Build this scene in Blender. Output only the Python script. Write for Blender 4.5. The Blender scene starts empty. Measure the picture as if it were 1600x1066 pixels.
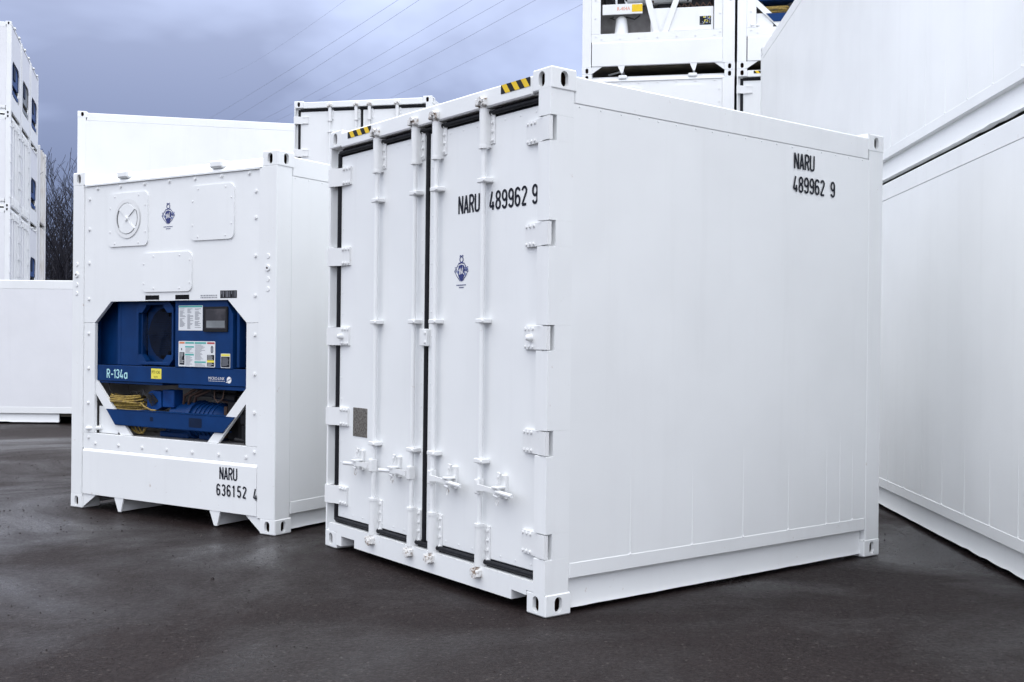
import bpy, math, random
import numpy as np
from mathutils import Matrix, Vector, Quaternion
R = math.radians
rnd = random.Random(7)
S = bpy.context.scene
C = bpy.context.scene.collection

# ------------------------------------------------------------------ camera, sky, sun, exposure
cam_d = bpy.data.cameras.new('camera'); cam = bpy.data.objects.new('camera', cam_d); C.objects.link(cam)
CAM_H, FPX, PITCH, ROLL = 1.4476, 1681.9, 0.0005, 0.0089
cam_d.sensor_width = 36.0; cam_d.lens = 36.0 * FPX / 1600.0
cam_d.clip_start = 0.05; cam_d.clip_end = 3000
_f = Vector((0, math.cos(PITCH), math.sin(PITCH))); _u = Vector((0, -math.sin(PITCH), math.cos(PITCH))); _r = Vector((1, 0, 0))
_r2 = _r * math.cos(ROLL) + _u * math.sin(ROLL); _u2 = -_r * math.sin(ROLL) + _u * math.cos(ROLL)
_m = Matrix((_r2, _u2, -_f)).transposed().to_4x4(); _m.translation = (0, 0, CAM_H)
cam.matrix_world = _m
S.camera = cam

SUN_AZ, SUN_EL = 176.0, 58.0            # azimuth measured from +Y towards +X: behind the camera, a little to the right
w = bpy.data.worlds.new('World'); S.world = w; w.use_nodes = True
nt = w.node_tree; nt.nodes.clear(); N = nt.nodes.new; K = nt.links.new
out = N('ShaderNodeOutputWorld'); bg = N('ShaderNodeBackground'); bg.inputs['Strength'].default_value = 0.10
sky = N('ShaderNodeTexSky'); sky.sky_type = 'NISHITA'; sky.sun_disc = False
sky.sun_elevation = R(SUN_EL); sky.sun_rotation = R(SUN_AZ); sky.dust_density = 2.5
tc = N('ShaderNodeTexCoord'); sep = N('ShaderNodeSeparateXYZ'); K(tc.outputs['Generated'], sep.inputs[0])
def wmath(op, a, b=None, clamp=False):
    n = N('ShaderNodeMath'); n.operation = op; n.use_clamp = clamp
    for i, v in enumerate((a, b)):
        if v is None: continue
        if isinstance(v, (int, float)): n.inputs[i].default_value = v
        else: K(v, n.inputs[i])
    return n.outputs[0]
elev = wmath('MAXIMUM', sep.outputs['Z'], 0.0)
# cloud deck: noise over the direction, flattened so that the clouds lie in long banks
mp = N('ShaderNodeMapping'); mp.inputs['Scale'].default_value = (1.0, 1.0, 2.6); mp.inputs['Location'].default_value = (3.1, 0.4, 0.2); mp.inputs['Rotation'].default_value = (0, R(-28), 0)
K(tc.outputs['Generated'], mp.inputs[0])
cn = N('ShaderNodeTexNoise'); cn.noise_dimensions = '4D'; cn.inputs['W'].default_value = 166.6; cn.inputs['Scale'].default_value = 2.2; cn.inputs['Detail'].default_value = 5; cn.inputs['Roughness'].default_value = 0.5
cn.inputs['Distortion'].default_value = 0.35; K(mp.outputs[0], cn.inputs['Vector'])
cr = N('ShaderNodeValToRGB'); K(cn.outputs['Fac'], cr.inputs[0])
cr.color_ramp.elements[0].position = 0.38; cr.color_ramp.elements[0].color = (0.114, 0.160, 0.355, 1)
cr.color_ramp.elements[1].position = 0.62; cr.color_ramp.elements[1].color = (0.505, 0.615, 0.96, 1)
# overcast luminance: the deck is about three times brighter overhead than at the horizon, and paler
pale = N('ShaderNodeMixRGB'); pale.inputs['Color2'].default_value = (0.765, 0.775, 0.755, 1)
K(wmath('MULTIPLY', elev, 0.9, True), pale.inputs['Fac']); K(cr.outputs[0], pale.inputs['Color1'])
lum = wmath('ADD', wmath('MULTIPLY', elev, 14.2), 2.75)
vm = N('ShaderNodeVectorMath'); vm.operation = 'SCALE'; K(pale.outputs[0], vm.inputs[0]); K(lum, vm.inputs['Scale'])
mx = N('ShaderNodeMixRGB'); mx.inputs['Fac'].default_value = 0.93; K(sky.outputs[0], mx.inputs['Color1']); K(vm.outputs[0], mx.inputs['Color2'])
K(mx.outputs[0], bg.inputs['Color']); K(bg.outputs[0], out.inputs[0])

sd = bpy.data.lights.new('sun', 'SUN'); sd.energy = 1.0; sd.angle = R(165); sd.color = (1.0, 0.975, 0.90)
sun = bpy.data.objects.new('sun', sd); C.objects.link(sun)
_d = Vector((math.sin(R(SUN_AZ)) * math.cos(R(SUN_EL)), math.cos(R(SUN_AZ)) * math.cos(R(SUN_EL)), math.sin(R(SUN_EL))))
sun.rotation_euler = _d.to_track_quat('Z', 'Y').to_euler(); sun.location = _d * 60

S.view_settings.view_transform = 'Standard'; S.view_settings.look = 'None'; S.view_settings.gamma = 1
S.view_settings.use_curve_mapping = False
S.view_settings.exposure = 1.21

# ------------------------------------------------------------------ materials
MATS = {}
def mat(name, col, rough=0.5, metal=0.0, spec=0.5, noise=None, bump=None, coat=0.0):
    """noise=(scale, colour2, lo, hi[, stretch]); bump=(scale, strength[, detail])"""
    m = bpy.data.materials.new(name); m.use_nodes = True; MATS[name] = m
    t = m.node_tree; b = t.nodes['Principled BSDF']
    b.inputs['Base Color'].default_value = (*col, 1); b.inputs['Roughness'].default_value = rough
    b.inputs['Metallic'].default_value = metal; b.inputs['Specular IOR Level'].default_value = spec
    b.inputs['Coat Weight'].default_value = coat
    c = t.nodes.new('ShaderNodeTexCoord')
    if noise:
        sc, c2, lo, hi = noise[:4]; st = noise[4] if len(noise) > 4 else (1, 1, 1)
        mp = t.nodes.new('ShaderNodeMapping'); mp.inputs['Scale'].default_value = st
        t.links.new(c.outputs['Object'], mp.inputs[0])
        n = t.nodes.new('ShaderNodeTexNoise'); n.inputs['Scale'].default_value = sc; n.inputs['Detail'].default_value = 6
        t.links.new(mp.outputs[0], n.inputs['Vector'])
        r = t.nodes.new('ShaderNodeValToRGB'); r.color_ramp.elements[0].position = lo; r.color_ramp.elements[1].position = hi
        r.color_ramp.elements[0].color = (*col, 1); r.color_ramp.elements[1].color = (*c2, 1)
        t.links.new(n.outputs['Fac'], r.inputs[0]); t.links.new(r.outputs[0], b.inputs['Base Color'])
    if bump:
        n = t.nodes.new('ShaderNodeTexNoise'); n.inputs['Scale'].default_value = bump[0]; n.inputs['Detail'].default_value = bump[2] if len(bump) > 2 else 4
        t.links.new(c.outputs['Object'], n.inputs['Vector'])
        p = t.nodes.new('ShaderNodeBump'); p.inputs['Strength'].default_value = bump[1]; p.inputs['Distance'].default_value = 0.01
        t.links.new(n.outputs['Fac'], p.inputs['Height']); t.links.new(p.outputs[0], b.inputs['Normal'])
    return m

def white_paint(name, col, grime, rust=0.0, rough=0.42, dent=0.35, vary=True):
    m = bpy.data.materials.new(name); m.use_nodes = True; MATS[name] = m
    t = m.node_tree; b = t.nodes['Principled BSDF']; nn = t.nodes.new; lk = t.links.new
    c = nn('ShaderNodeTexCoord'); oi = nn('ShaderNodeObjectInfo')
    ad = nn('ShaderNodeVectorMath'); ad.operation = 'ADD'
    sc = nn('ShaderNodeVectorMath'); sc.operation = 'SCALE'; sc.inputs[0].default_value = (31, 17, 23); sc.inputs['Scale'].default_value = 0.37
    if vary: lk(oi.outputs['Random'], sc.inputs['Scale'])
    lk(c.outputs['Object'], ad.inputs[0]); lk(sc.outputs[0], ad.inputs[1])
    def noise(scale, detail, stretch=(1, 1, 1), rg=0.5):
        mp = nn('ShaderNodeMapping'); mp.inputs['Scale'].default_value = stretch; lk(ad.outputs[0], mp.inputs[0])
        n = nn('ShaderNodeTexNoise'); n.inputs['Scale'].default_value = scale; n.inputs['Detail'].default_value = detail; n.inputs['Roughness'].default_value = rg
        lk(mp.outputs[0], n.inputs['Vector']); return n.outputs['Fac']
    def ramp(fac, lo, hi):
        r = nn('ShaderNodeMapRange'); r.inputs['From Min'].default_value = lo; r.inputs['From Max'].default_value = hi; lk(fac, r.inputs['Value']); return r.outputs[0]
    def mixc(fac, a, bcol, k=1.0):
        x = nn('ShaderNodeMixRGB')
        if k != 1.0:
            mm = nn('ShaderNodeMath'); mm.operation = 'MULTIPLY'; mm.inputs[1].default_value = k; lk(fac, mm.inputs[0]); fac = mm.outputs[0]
        lk(fac, x.inputs['Fac'])
        if isinstance(a, tuple): x.inputs['Color1'].default_value = (*a, 1)
        else: lk(a, x.inputs['Color1'])
        x.inputs['Color2'].default_value = (*bcol, 1); return x.outputs[0]
    k = mixc(ramp(noise(1.3, 3), 0.38, 0.68), col, tuple(v * 0.955 for v in col))                 # soft patches of touch-up paint
    k = mixc(ramp(noise(2.4, 7, (3.2, 3.2, 0.16), 0.62), 0.55, 0.80), k, grime, 0.13)             # rain streaks
    k = mixc(ramp(noise(46, 5, (1, 1, 1), 0.7), 0.66, 0.80), k, grime, 0.16)                      # specks
    if rust: k = mixc(ramp(noise(17, 7, (1, 1, 1), 0.72), 0.665 - rust * 0.05, 0.75), k, (0.30, 0.16, 0.075), 0.55)
    lk(k, b.inputs['Base Color'])
    rr = nn('ShaderNodeMapRange'); rr.inputs['To Min'].default_value = rough - 0.10; rr.inputs['To Max'].default_value = rough + 0.16
    lk(noise(3.0, 5), rr.inputs['Value']); lk(rr.outputs[0], b.inputs['Roughness'])
    p = nn('ShaderNodeBump'); p.inputs['Strength'].default_value = dent; p.inputs['Distance'].default_value = 0.012; lk(noise(3.1, 2), p.inputs['Height'])
    p2 = nn('ShaderNodeBump'); p2.inputs['Strength'].default_value = 0.10; p2.inputs['Distance'].default_value = 0.002; lk(noise(130, 3), p2.inputs['Height'])
    lk(p.outputs[0], p2.inputs['Normal']); lk(p2.outputs[0], b.inputs['Normal'])
    return m

white_paint('white', (0.825, 0.838, 0.838), (0.54, 0.54, 0.53), dent=0.2)
white_paint('white_side', (0.825, 0.838, 0.838), (0.54, 0.54, 0.53), dent=0.16, vary=False)
white_paint('white_frame', (0.825, 0.838, 0.838), (0.50, 0.49, 0.48), rust=0.3, dent=0.2)
white_paint('white_old', (0.76, 0.765, 0.785), (0.48, 0.48, 0.49), dent=0.4)
white_paint('hardware', (0.80, 0.808, 0.806), (0.40, 0.37, 0.34), rust=0.25, dent=0.3)
mat('cream', (0.74, 0.735, 0.72), 0.6, noise=(2, (0.62, 0.59, 0.55), 0.45, 0.75))
mat('cam_steel', (0.74, 0.735, 0.72), 0.6, 0.0, noise=(38, (0.22, 0.16, 0.12), 0.50, 0.66), bump=(60, 0.6))
mat('rubber', (0.006, 0.0065, 0.009), 0.6, spec=0.22, noise=(30, (0.012, 0.012, 0.016), 0.4, 0.7), bump=(80, 0.3))
mat('hole', (0.040, 0.018, 0.012), 0.95, spec=0.1, noise=(20, (0.012, 0.009, 0.008), 0.4, 0.6))
mat('void', (0.008, 0.008, 0.010), 0.9, spec=0.1)
mat('ink', (0.008, 0.010, 0.018), 0.6, spec=0.2, noise=(70, (0.10, 0.10, 0.12), 0.60, 0.80))
mat('grey_ink', (0.22, 0.23, 0.26), 0.6)
mat('black_tape', (0.010, 0.010, 0.010), 0.6, spec=0.2, noise=(25, (0.022, 0.022, 0.022), 0.4, 0.7))
mat('yellow_tape', (0.80, 0.54, 0.015), 0.5, spec=0.3, noise=(18, (0.70, 0.45, 0.02), 0.5, 0.8))
mat('blue', (0.0018, 0.029, 0.118), 0.5, spec=0.18, noise=(5, (0.0025, 0.037, 0.150), 0.4, 0.7), bump=(12, 0.15))
mat('blue_bright', (0.003, 0.048, 0.20), 0.45, spec=0.2, noise=(9, (0.002, 0.030, 0.14), 0.4, 0.7), bump=(12, 0.2))
mat('blue_dark', (0.002, 0.010, 0.036), 0.6, spec=0.2, noise=(8, (0.003, 0.015, 0.050), 0.4, 0.7))
mat('emblem_blue', (0.020, 0.032, 0.16), 0.5)
mat('emblem_pale', (0.20, 0.25, 0.45), 0.5)
mat('plain_white', (0.80, 0.80, 0.80), 0.5)
mat('paper', (0.72, 0.74, 0.75), 0.5)
mat('teal', (0.08, 0.40, 0.36), 0.5)
mat('pale_cyan', (0.42, 0.72, 0.75), 0.5)
mat('red_print', (0.45, 0.06, 0.06), 0.5)
mat('yellow_label', (0.80, 0.70, 0.08), 0.5)
mat('orange_print', (0.72, 0.22, 0.08), 0.5)
mat('screen', (0.03, 0.028, 0.032), 0.25, noise=(7, (0.06, 0.055, 0.06), 0.45, 0.6))
mat('black_plastic', (0.008, 0.008, 0.010), 0.5, spec=0.25)
mat('worn_plate', (0.24, 0.225, 0.20), 0.5, 0.55, noise=(75, (0.11, 0.095, 0.075), 0.42, 0.62), bump=(120, 0.4))
mat('yellow_cable', (0.36, 0.25, 0.05), 0.55, noise=(30, (0.16, 0.105, 0.03), 0.40, 0.65))
mat('black_cable', (0.012, 0.012, 0.012), 0.5)
mat('inner_grey', (0.36, 0.35, 0.35), 0.7, noise=(6, (0.24, 0.23, 0.22), 0.4, 0.7))
mat('copper', (0.075, 0.042, 0.03), 0.6, 0.3)  # copper with the shade of the machinery bay put into its colour
mat('pipe_steel', (0.36, 0.36, 0.37), 0.4, 0.7)
mat('grey_machine', (0.22, 0.24, 0.25), 0.5, noise=(6, (0.13, 0.14, 0.15), 0.4, 0.7))
mat('underside', (0.075, 0.062, 0.04), 0.8, noise=(7, (0.045, 0.04, 0.03), 0.4, 0.65))
mat('bark', (0.018, 0.018, 0.026), 0.9, spec=0.15, noise=(8, (0.032, 0.030, 0.038), 0.4, 0.7))
mat('wire', (0.22, 0.23, 0.28), 0.8)
mat('stone_chip', (0.022, 0.018, 0.018), 0.8, spec=0.2, noise=(1.7, (0.12, 0.11, 0.10), 0.55, 0.70))

def asphalt():
    m = bpy.data.materials.new('wet_asphalt'); m.use_nodes = True; MATS['wet_asphalt'] = m
    t = m.node_tree; b = t.nodes['Principled BSDF']; nn = t.nodes.new; lk = t.links.new
    c = nn('ShaderNodeTexCoord')
    def noise(scale, detail, rg=0.55, stretch=(1, 1, 1), dist=0.0):
        mp = nn('ShaderNodeMapping'); mp.inputs['Scale'].default_value = stretch; lk(c.outputs['Object'], mp.inputs[0])
        n = nn('ShaderNodeTexNoise'); n.inputs['Scale'].default_value = scale; n.inputs['Detail'].default_value = detail
        n.inputs['Roughness'].default_value = rg; n.inputs['Distortion'].default_value = dist; lk(mp.outputs[0], n.inputs['Vector']); return n.outputs['Fac']
    def rng(v, a, bb, lo=0.0, hi=1.0):
        r = nn('ShaderNodeMapRange'); r.inputs['From Min'].default_value = a; r.inputs['From Max'].default_value = bb
        r.inputs['To Min'].default_value = lo; r.inputs['To Max'].default_value = hi; lk(v, r.inputs['Value']); return r.outputs[0]
    def mix(f, a, bb):
        x = nn('ShaderNodeMixRGB'); lk(f, x.inputs['Fac'])
        for i, v in (('Color1', a), ('Color2', bb)):
            if isinstance(v, tuple): x.inputs[i].default_value = (*v, 1)
            else: lk(v, x.inputs[i])
        return x.outputs[0]
    big = noise(0.42, 6, 0.6, (1, 1.0, 1), 0.6); mid = noise(2.3, 6, 0.65); fine = noise(95, 4, 0.7); fine2 = noise(38, 5, 0.7)
    vor = nn('ShaderNodeTexVoronoi'); vor.inputs['Scale'].default_value = 85; lk(c.outputs['Object'], vor.inputs['Vector'])
    vr = nn('ShaderNodeSeparateColor'); lk(vor.outputs['Color'], vr.inputs[0])
    k = mix(rng(mid, 0.35, 0.70), (0.0115, 0.0080, 0.0082), (0.0180, 0.0129, 0.0131))
    k = mix(rng(big, 0.42, 0.66), k, (0.0080, 0.0054, 0.0052))
    k = mix(rng(fine, 0.48, 0.70, 0, 0.75), k, (0.050, 0.038, 0.036)); k = mix(rng(fine2, 0.56, 0.74, 0, 0.8), k, (0.006, 0.0045, 0.0045))
    k = mix(rng(vr.outputs[0], 0.985, 0.995, 0, 0.4), k, (0.13, 0.115, 0.105))       # pale aggregate chips
    lk(k, b.inputs['Base Color'])
    wet = rng(big, 0.44, 0.63)
    rr = nn('ShaderNodeMath'); rr.operation = 'ADD'; lk(rng(wet, 0, 1, 0.54, 0.21), rr.inputs[0]); lk(rng(fine2, 0.3, 0.7, -0.06, 0.12), rr.inputs[1])
    lk(rr.outputs[0], b.inputs['Roughness']); lk(rng(wet, 0, 1, 0.08, 0.15), b.inputs['Specular IOR Level'])
    h = nn('ShaderNodeMath'); h.operation = 'ADD'; lk(fine, h.inputs[0]); lk(fine2, h.inputs[1])
    p = nn('ShaderNodeBump'); p.inputs['Distance'].default_value = 0.006; lk(h.outputs[0], p.inputs['Height']); lk(rng(wet, 0, 1, 0.85, 0.22), p.inputs['Strength'])
    p2 = nn('ShaderNodeBump'); p2.inputs['Distance'].default_value = 0.05; p2.inputs['Strength'].default_value = 0.12; lk(mid, p2.inputs['Height'])
    lk(p2.outputs[0], p.inputs['Normal']); lk(p.outputs[0], b.inputs['Normal'])
asphalt()

# ------------------------------------------------------------------ mesh helpers
def handed(fn):
    o, a, b, c = (Vector(fn(*q)) for q in ((0, 0, 0), (1, 0, 0), (0, 1, 0), (0, 0, 1)))
    return (a - o).cross(b - o).dot(c - o) > 0
class MB:
    def __init__(s): s.v = []; s.f = []; s.m = []; s.mi = 0
    def add(s, vs, fs):
        o = len(s.v); s.v += [tuple(p) for p in vs]
        for f in fs: s.f.append(tuple(i + o for i in f)); s.m.append(s.mi)
        return s
    def box(s, x0, x1, y0, y1, z0, z1, bv=0.0):
        if x0 > x1: x0, x1 = x1, x0
        if y0 > y1: y0, y1 = y1, y0
        if z0 > z1: z0, z1 = z1, z0
        b = min(bv, (x1 - x0) * .45, (y1 - y0) * .45, (z1 - z0) * .45)
        if b <= 0:
            vs = [(x, y, z) for x in (x0, x1) for y in (y0, y1) for z in (z0, z1)]
            return s.add(vs, [(0, 1, 3, 2), (4, 6, 7, 5), (0, 4, 5, 1), (2, 3, 7, 6), (0, 2, 6, 4), (1, 5, 7, 3)])
        vs = []; ix = {}
        for sx in (0, 1):
            for sy in (0, 1):
                for sz in (0, 1):
                    X = (x0, x1)[sx]; Y = (y0, y1)[sy]; Z = (z0, z1)[sz]
                    xi = X + (b, -b)[sx]; yi = Y + (b, -b)[sy]; zi = Z + (b, -b)[sz]
                    for a, p in ((0, (X, yi, zi)), (1, (xi, Y, zi)), (2, (xi, yi, Z))):
                        ix[sx, sy, sz, a] = len(vs); vs.append(p)
        fs = []
        for q in (0, 1):
            fs.append([ix[q, a, b_, 0] for a, b_ in ((0, 0), (1, 0), (1, 1), (0, 1))])
            fs.append([ix[a, q, b_, 1] for a, b_ in ((0, 0), (1, 0), (1, 1), (0, 1))])
            fs.append([ix[a, b_, q, 2] for a, b_ in ((0, 0), (1, 0), (1, 1), (0, 1))])
        for a in (0, 1):
            for b_ in (0, 1):
                fs.append([ix[a, b_, 0, 0], ix[a, b_, 1, 0], ix[a, b_, 1, 1], ix[a, b_, 0, 1]])
                fs.append([ix[a, 0, b_, 0], ix[a, 1, b_, 0], ix[a, 1, b_, 2], ix[a, 0, b_, 2]])
                fs.append([ix[0, a, b_, 1], ix[1, a, b_, 1], ix[1, a, b_, 2], ix[0, a, b_, 2]])
                for c in (0, 1): fs.append([ix[a, b_, c, 0], ix[a, b_, c, 1], ix[a, b_, c, 2]])
        return s.add(vs, fs)
    def cyl(s, p0, p1, r, n=12, r2=None, caps=True):
        p0 = Vector(p0); p1 = Vector(p1); r2 = r if r2 is None else r2
        d = (p1 - p0).normalized(); a = d.orthogonal().normalized(); b = d.cross(a)
        vs = [p0 + (a * math.cos(6.28318 * i / n) + b * math.sin(6.28318 * i / n)) * r for i in range(n)]
        vs += [p1 + (a * math.cos(6.28318 * i / n) + b * math.sin(6.28318 * i / n)) * r2 for i in range(n)]
        fs = [(i, (i + 1) % n, n + (i + 1) % n, n + i) for i in range(n)]
        if caps: fs += [tuple(range(n))[::-1], tuple(range(n, 2 * n))]
        return s.add(vs, fs)
    def tube(s, pts, r, n=6):
        pts = [Vector(p) for p in pts]; k = len(pts); vs = []
        a = (pts[1] - pts[0]).orthogonal().normalized()
        for i in range(k):
            d = (pts[min(i + 1, k - 1)] - pts[max(i - 1, 0)]).normalized()
            a = (a - d * a.dot(d)).normalized(); b = d.cross(a); rr = r[i] if isinstance(r, (list, tuple)) else r
            vs += [pts[i] + (a * math.cos(6.28318 * j / n) + b * math.sin(6.28318 * j / n)) * rr for j in range(n)]
        fs = [(i * n + j, i * n + (j + 1) % n, (i + 1) * n + (j + 1) % n, (i + 1) * n + j) for i in range(k - 1) for j in range(n)]
        fs += [tuple(range(n))[::-1], tuple(range((k - 1) * n, k * n))]
        return s.add(vs, fs)
    def prism(s, poly, fn, d0, d1):
        """poly in (u, v); fn(u, v, d) -> xyz; extruded between d0 and d1"""
        n = len(poly)
        vs = [fn(u, v, d0) for u, v in poly] + [fn(u, v, d1) for u, v in poly]
        fs = [tuple(range(n)), tuple(range(n, 2 * n))[::-1]] + [(i, (i + 1) % n, n + (i + 1) % n, n + i) for i in range(n)]
        return s.add(vs, fs)
    def flat(s, poly, fn, d=0.0):
        ar = sum(poly[i - 1][0] * poly[i][1] - poly[i][0] * poly[i - 1][1] for i in range(len(poly)))
        if (ar > 0) != handed(fn): poly = poly[::-1]                       # print faces outwards
        return s.add([fn(u, v, d) for u, v in poly], [tuple(range(len(poly)))])
    def bolt(s, p, axis, r=0.011, h=0.009):
        p = Vector(p); a = Vector(axis)
        s.cyl(p - a * 0.002, p + a * h * 0.35, r * 1.25, 8); s.cyl(p + a * h * 0.35, p + a * h, r * 0.8, 6)
        return s
    def mesh(s, name, mats):
        me = bpy.data.meshes.new(name); me.from_pydata(s.v, [], s.f)
        if isinstance(mats, str): mats = [mats]
        for m in mats: me.materials.append(MATS[m])
        if len(mats) > 1: me.polygons.foreach_set('material_index', s.m)
        me.polygons.foreach_set('use_smooth', [True] * len(me.polygons))
        me.update(); me.set_sharp_from_angle(angle=R(32))
        return me
    def build(s, name, mats, parent=None, **kw): return obj(name, s.mesh(name, mats), parent, **kw)

def obj(name, me, parent=None, loc=None, label=None, kind=None):
    o = bpy.data.objects.new(name, me); C.objects.link(o)
    if parent is not None: o.parent = parent
    if loc is not None: o.location = loc
    if label: o['label'] = label
    if kind: o['kind'] = kind
    return o
def thing(name, label, cat, M, group=None):
    o = bpy.data.objects.new(name, None); C.objects.link(o); o.empty_display_size = 0.3
    o.matrix_world = M; o['label'] = label; o['category'] = cat
    if group: o['group'] = group
    return o
def tag(o, label, cat, group=None):
    o['label'] = label; o['category'] = cat
    if group: o['group'] = group
    return o
def copy_tree(o, parent):
    c = o.copy(); C.objects.link(c); c.parent = parent
    for ch in [q for q in ALLCH.get(o.name, ())]: copy_tree(ch, c)
    return c
ALLCH = {}
def basis(o, x, y, z):
    m = Matrix((Vector(x).normalized(), Vector(y).normalized(), Vector(z).normalized())).transposed()
    m = m.to_quaternion().to_matrix().to_4x4(); m.translation = o
    return m
def yaw(o, xd):                                     # local x axis along xd in plan
    x = Vector((xd[0], xd[1], 0)).normalized()
    return basis(o, x, (-x.y, x.x, 0), (0, 0, 1))

FR = lambda y0: (lambda u, v, d: (u, y0 - d, v))            # front plane: u right, v up, d towards the viewer
RS = lambda x0: (lambda u, v, d: (x0 + d, u, v))            # right side plane: u back, v up

# stroke lettering, narrow grotesque like container stencils
def arc(cx, cy, rx, ry, a0, a1, n=7): return [(cx + rx * math.cos(R(a0 + (a1 - a0) * i / n)), cy + ry * math.sin(R(a0 + (a1 - a0) * i / n))) for i in range(n + 1)]
W_ = 0.36
def glyph(ch, w=W_):
    h = w / 2; q = 0.2
    G = {
     'N': [[(0, 0), (0, 1)], [(0, 1), (w, 0)], [(w, 0), (w, 1)]],
     'A': [[(0, 0), (h, 1)], [(h, 1), (w, 0)], [(.06, .27), (w - .06, .27)]],
     'R': [[(0, 0), (0, 1)], [(0, .96), (h, .96)] + arc(h, .73, h, .23, 90, -90) + [(0, .5)], [(h, .5), (w, 0)]],
     'U': [[(0, 1), (0, q)] + arc(h, q, h, q - .04, 180, 360) + [(w, 1)]],
     '1': [[(.02, .8), (h, .97)], [(h, 1), (h, 0)]],
     '2': [arc(h, .76, h, .2, 170, -20) + [(0, .04)], [(0, .04), (w, .04)]],
     '3': [arc(h, .75, h, .21, 160, -90), arc(h, .27, h, .23, 90, -160)],
     '4': [[(h * 1.1, 1), (0, .2)], [(0, .2), (w * 1.1, .2)], [(w * .78, .45), (w * .78, 0)]],
     '5': [[(w, .96), (.02, .96)], [(.02, .96), (.02, .5)], [(.02, .52), (h, .6)] + arc(h, .32, h, .28, 90, -160)],
     '6': [[(0, .3), (0, .75)] + arc(h, .75, h, .21, 180, 15), arc(h, .3, h, .26, 0, 360, 14)],
     '8': [arc(h, .75, h * .92, .21, 0, 360, 14), arc(h, .28, h, .24, 0, 360, 14)],
     '9': [[(w, .7), (w, .25)] + arc(h, .25, h, .21, 0, -165), arc(h, .7, h, .26, 0, 360, 14)],
     '-': [[(0, .42), (w * .8, .42)]],
     'a': [arc(h, .33, h, .31, 0, 360, 16), [(w, .68), (w, 0)]],
     '0': [arc(h, .5, h, .46, 0, 360, 18)],
    }
    return G[ch]
def ribbon(mb, pts, t, fn, d):
    n = len(pts); L_ = []
    closed = abs(pts[0][0] - pts[-1][0]) + abs(pts[0][1] - pts[-1][1]) < 1e-5
    for i in range(n):
        a = pts[i - 1] if i else (pts[-2] if closed else pts[0]); b = pts[i + 1] if i < n - 1 else (pts[1] if closed else pts[-1])
        dx, dy = b[0] - a[0], b[1] - a[1]; l = math.hypot(dx, dy) or 1; nx, ny = -dy / l, dx / l
        L_.append(((pts[i][0] + nx * t, pts[i][1] + ny * t), (pts[i][0] - nx * t, pts[i][1] - ny * t)))
    vs = []
    for l, r in L_: vs += [fn(*l, d), fn(*r, d)]
    hd = handed(fn)
    mb.add(vs, [(2 * i, 2 * i + 1, 2 * i + 3, 2 * i + 2) if hd else (2 * i + 2, 2 * i + 3, 2 * i + 1, 2 * i) for i in range(n - 1)])
def lettering(mb, text, u, v, hgt, fn, adv=0.585, d=0.002, t=0.072, gw=W_):
    for ch in text:
        if ch != ' ':
            k = 0
            for st in glyph(ch, gw):
                ribbon(mb, [(u + x * hgt, v + y * hgt) for x, y in st], t * hgt, fn, d + k * 0.0003); k += 1
        u += adv * hgt * (0.75 if ch == ' ' else 1.0)
    return u
def font_text(mb, text, u, v, size, fn, d=0.002, sx=1.0):
    cu = bpy.data.curves.new('t', 'FONT'); cu.body = text; cu.size = size; cu.resolution_u = 2
    o = bpy.data.objects.new('t', cu); C.objects.link(o)
    me = bpy.data.meshes.new_from_object(o.evaluated_get(bpy.context.evaluated_depsgraph_get()))
    mb.add([fn(u + p.co.x * sx, v + p.co.y, d) for p in me.vertices], [tuple(f.vertices) for f in me.polygons])
    bpy.data.objects.remove(o); bpy.data.curves.remove(cu); bpy.data.meshes.remove(me)
def rect(u0, u1, v0, v1): return [(u0, v0), (u1, v0), (u1, v1), (u0, v1)]
def rrect(u0, u1, v0, v1, r, n=4):
    return arc(u1 - r, v1 - r, r, r, 0, 90, n) + arc(u0 + r, v1 - r, r, r, 90, 180, n) + arc(u0 + r, v0 + r, r, r, 180, 270, n) + arc(u1 - r, v0 + r, r, r, 270, 360, n)

# ------------------------------------------------------------------ ground
W2 = 2.438
A_O, A_X, A_Y, A_Z = (-1.3015, 7.5617, 0.0059), (0.61029, -0.79218, -0.00243), (0.79218, 0.61029, -0.00195), (0.00302, -0.00073, 1)
B_O, B_X, B_Y, B_Z = (-3.8286, 9.3616, -0.0202), (0.84666, -0.53213, -0.00246), (0.53213, 0.84666, 0.00276), (0.00061, -0.00365, 1)
def corner(o, x, y, a, b): return [o[i] + x[i] * a + y[i] * b for i in range(3)]
ctrl = [corner(A_O, A_X, A_Y, a, b) for a in (0, W2) for b in (0, 2.99)] + [corner(B_O, B_X, B_Y, a, b) for a in (0, W2) for b in (0, 2.99)]
ctrl = np.array(ctrl)
def gz(x, y):                                       # the yard is not quite level: a few millimetres under the boxes
    d2 = (ctrl[:, 0] - x) ** 2 + (ctrl[:, 1] - y) ** 2; wt = 1 / (d2 + 0.02) ** 1.5
    far = 1 / (4.0 ** 2) ** 1.5
    return float((wt * ctrl[:, 2]).sum() / (wt.sum() + far)) - 0.003
def axis_lines(lo, hi, step, far): return [-far, -far * .3, -far * .08] + list(np.arange(lo, hi, step)) + [far * .08, far * .3, far]
xs = axis_lines(-9, 9, 0.3, 900); ys = [-60, -20] + list(np.arange(0, 22, 0.3)) + [30, 60, 200, 1200]
vs = []; fs = []
for y in ys:
    for x in xs:
        near = abs(x) < 9.5 and 0 <= y < 22
        vs.append((x, y, gz(x, y) if near else -0.004))
nx_ = len(xs)
for j in range(len(ys) - 1):
    for i in range(nx_ - 1): fs.append((j * nx_ + i, j * nx_ + i + 1, (j + 1) * nx_ + i + 1, (j + 1) * nx_ + i))
g = MB().add(vs, fs).build('ground', 'wet_asphalt'); g['kind'] = 'structure'

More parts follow.
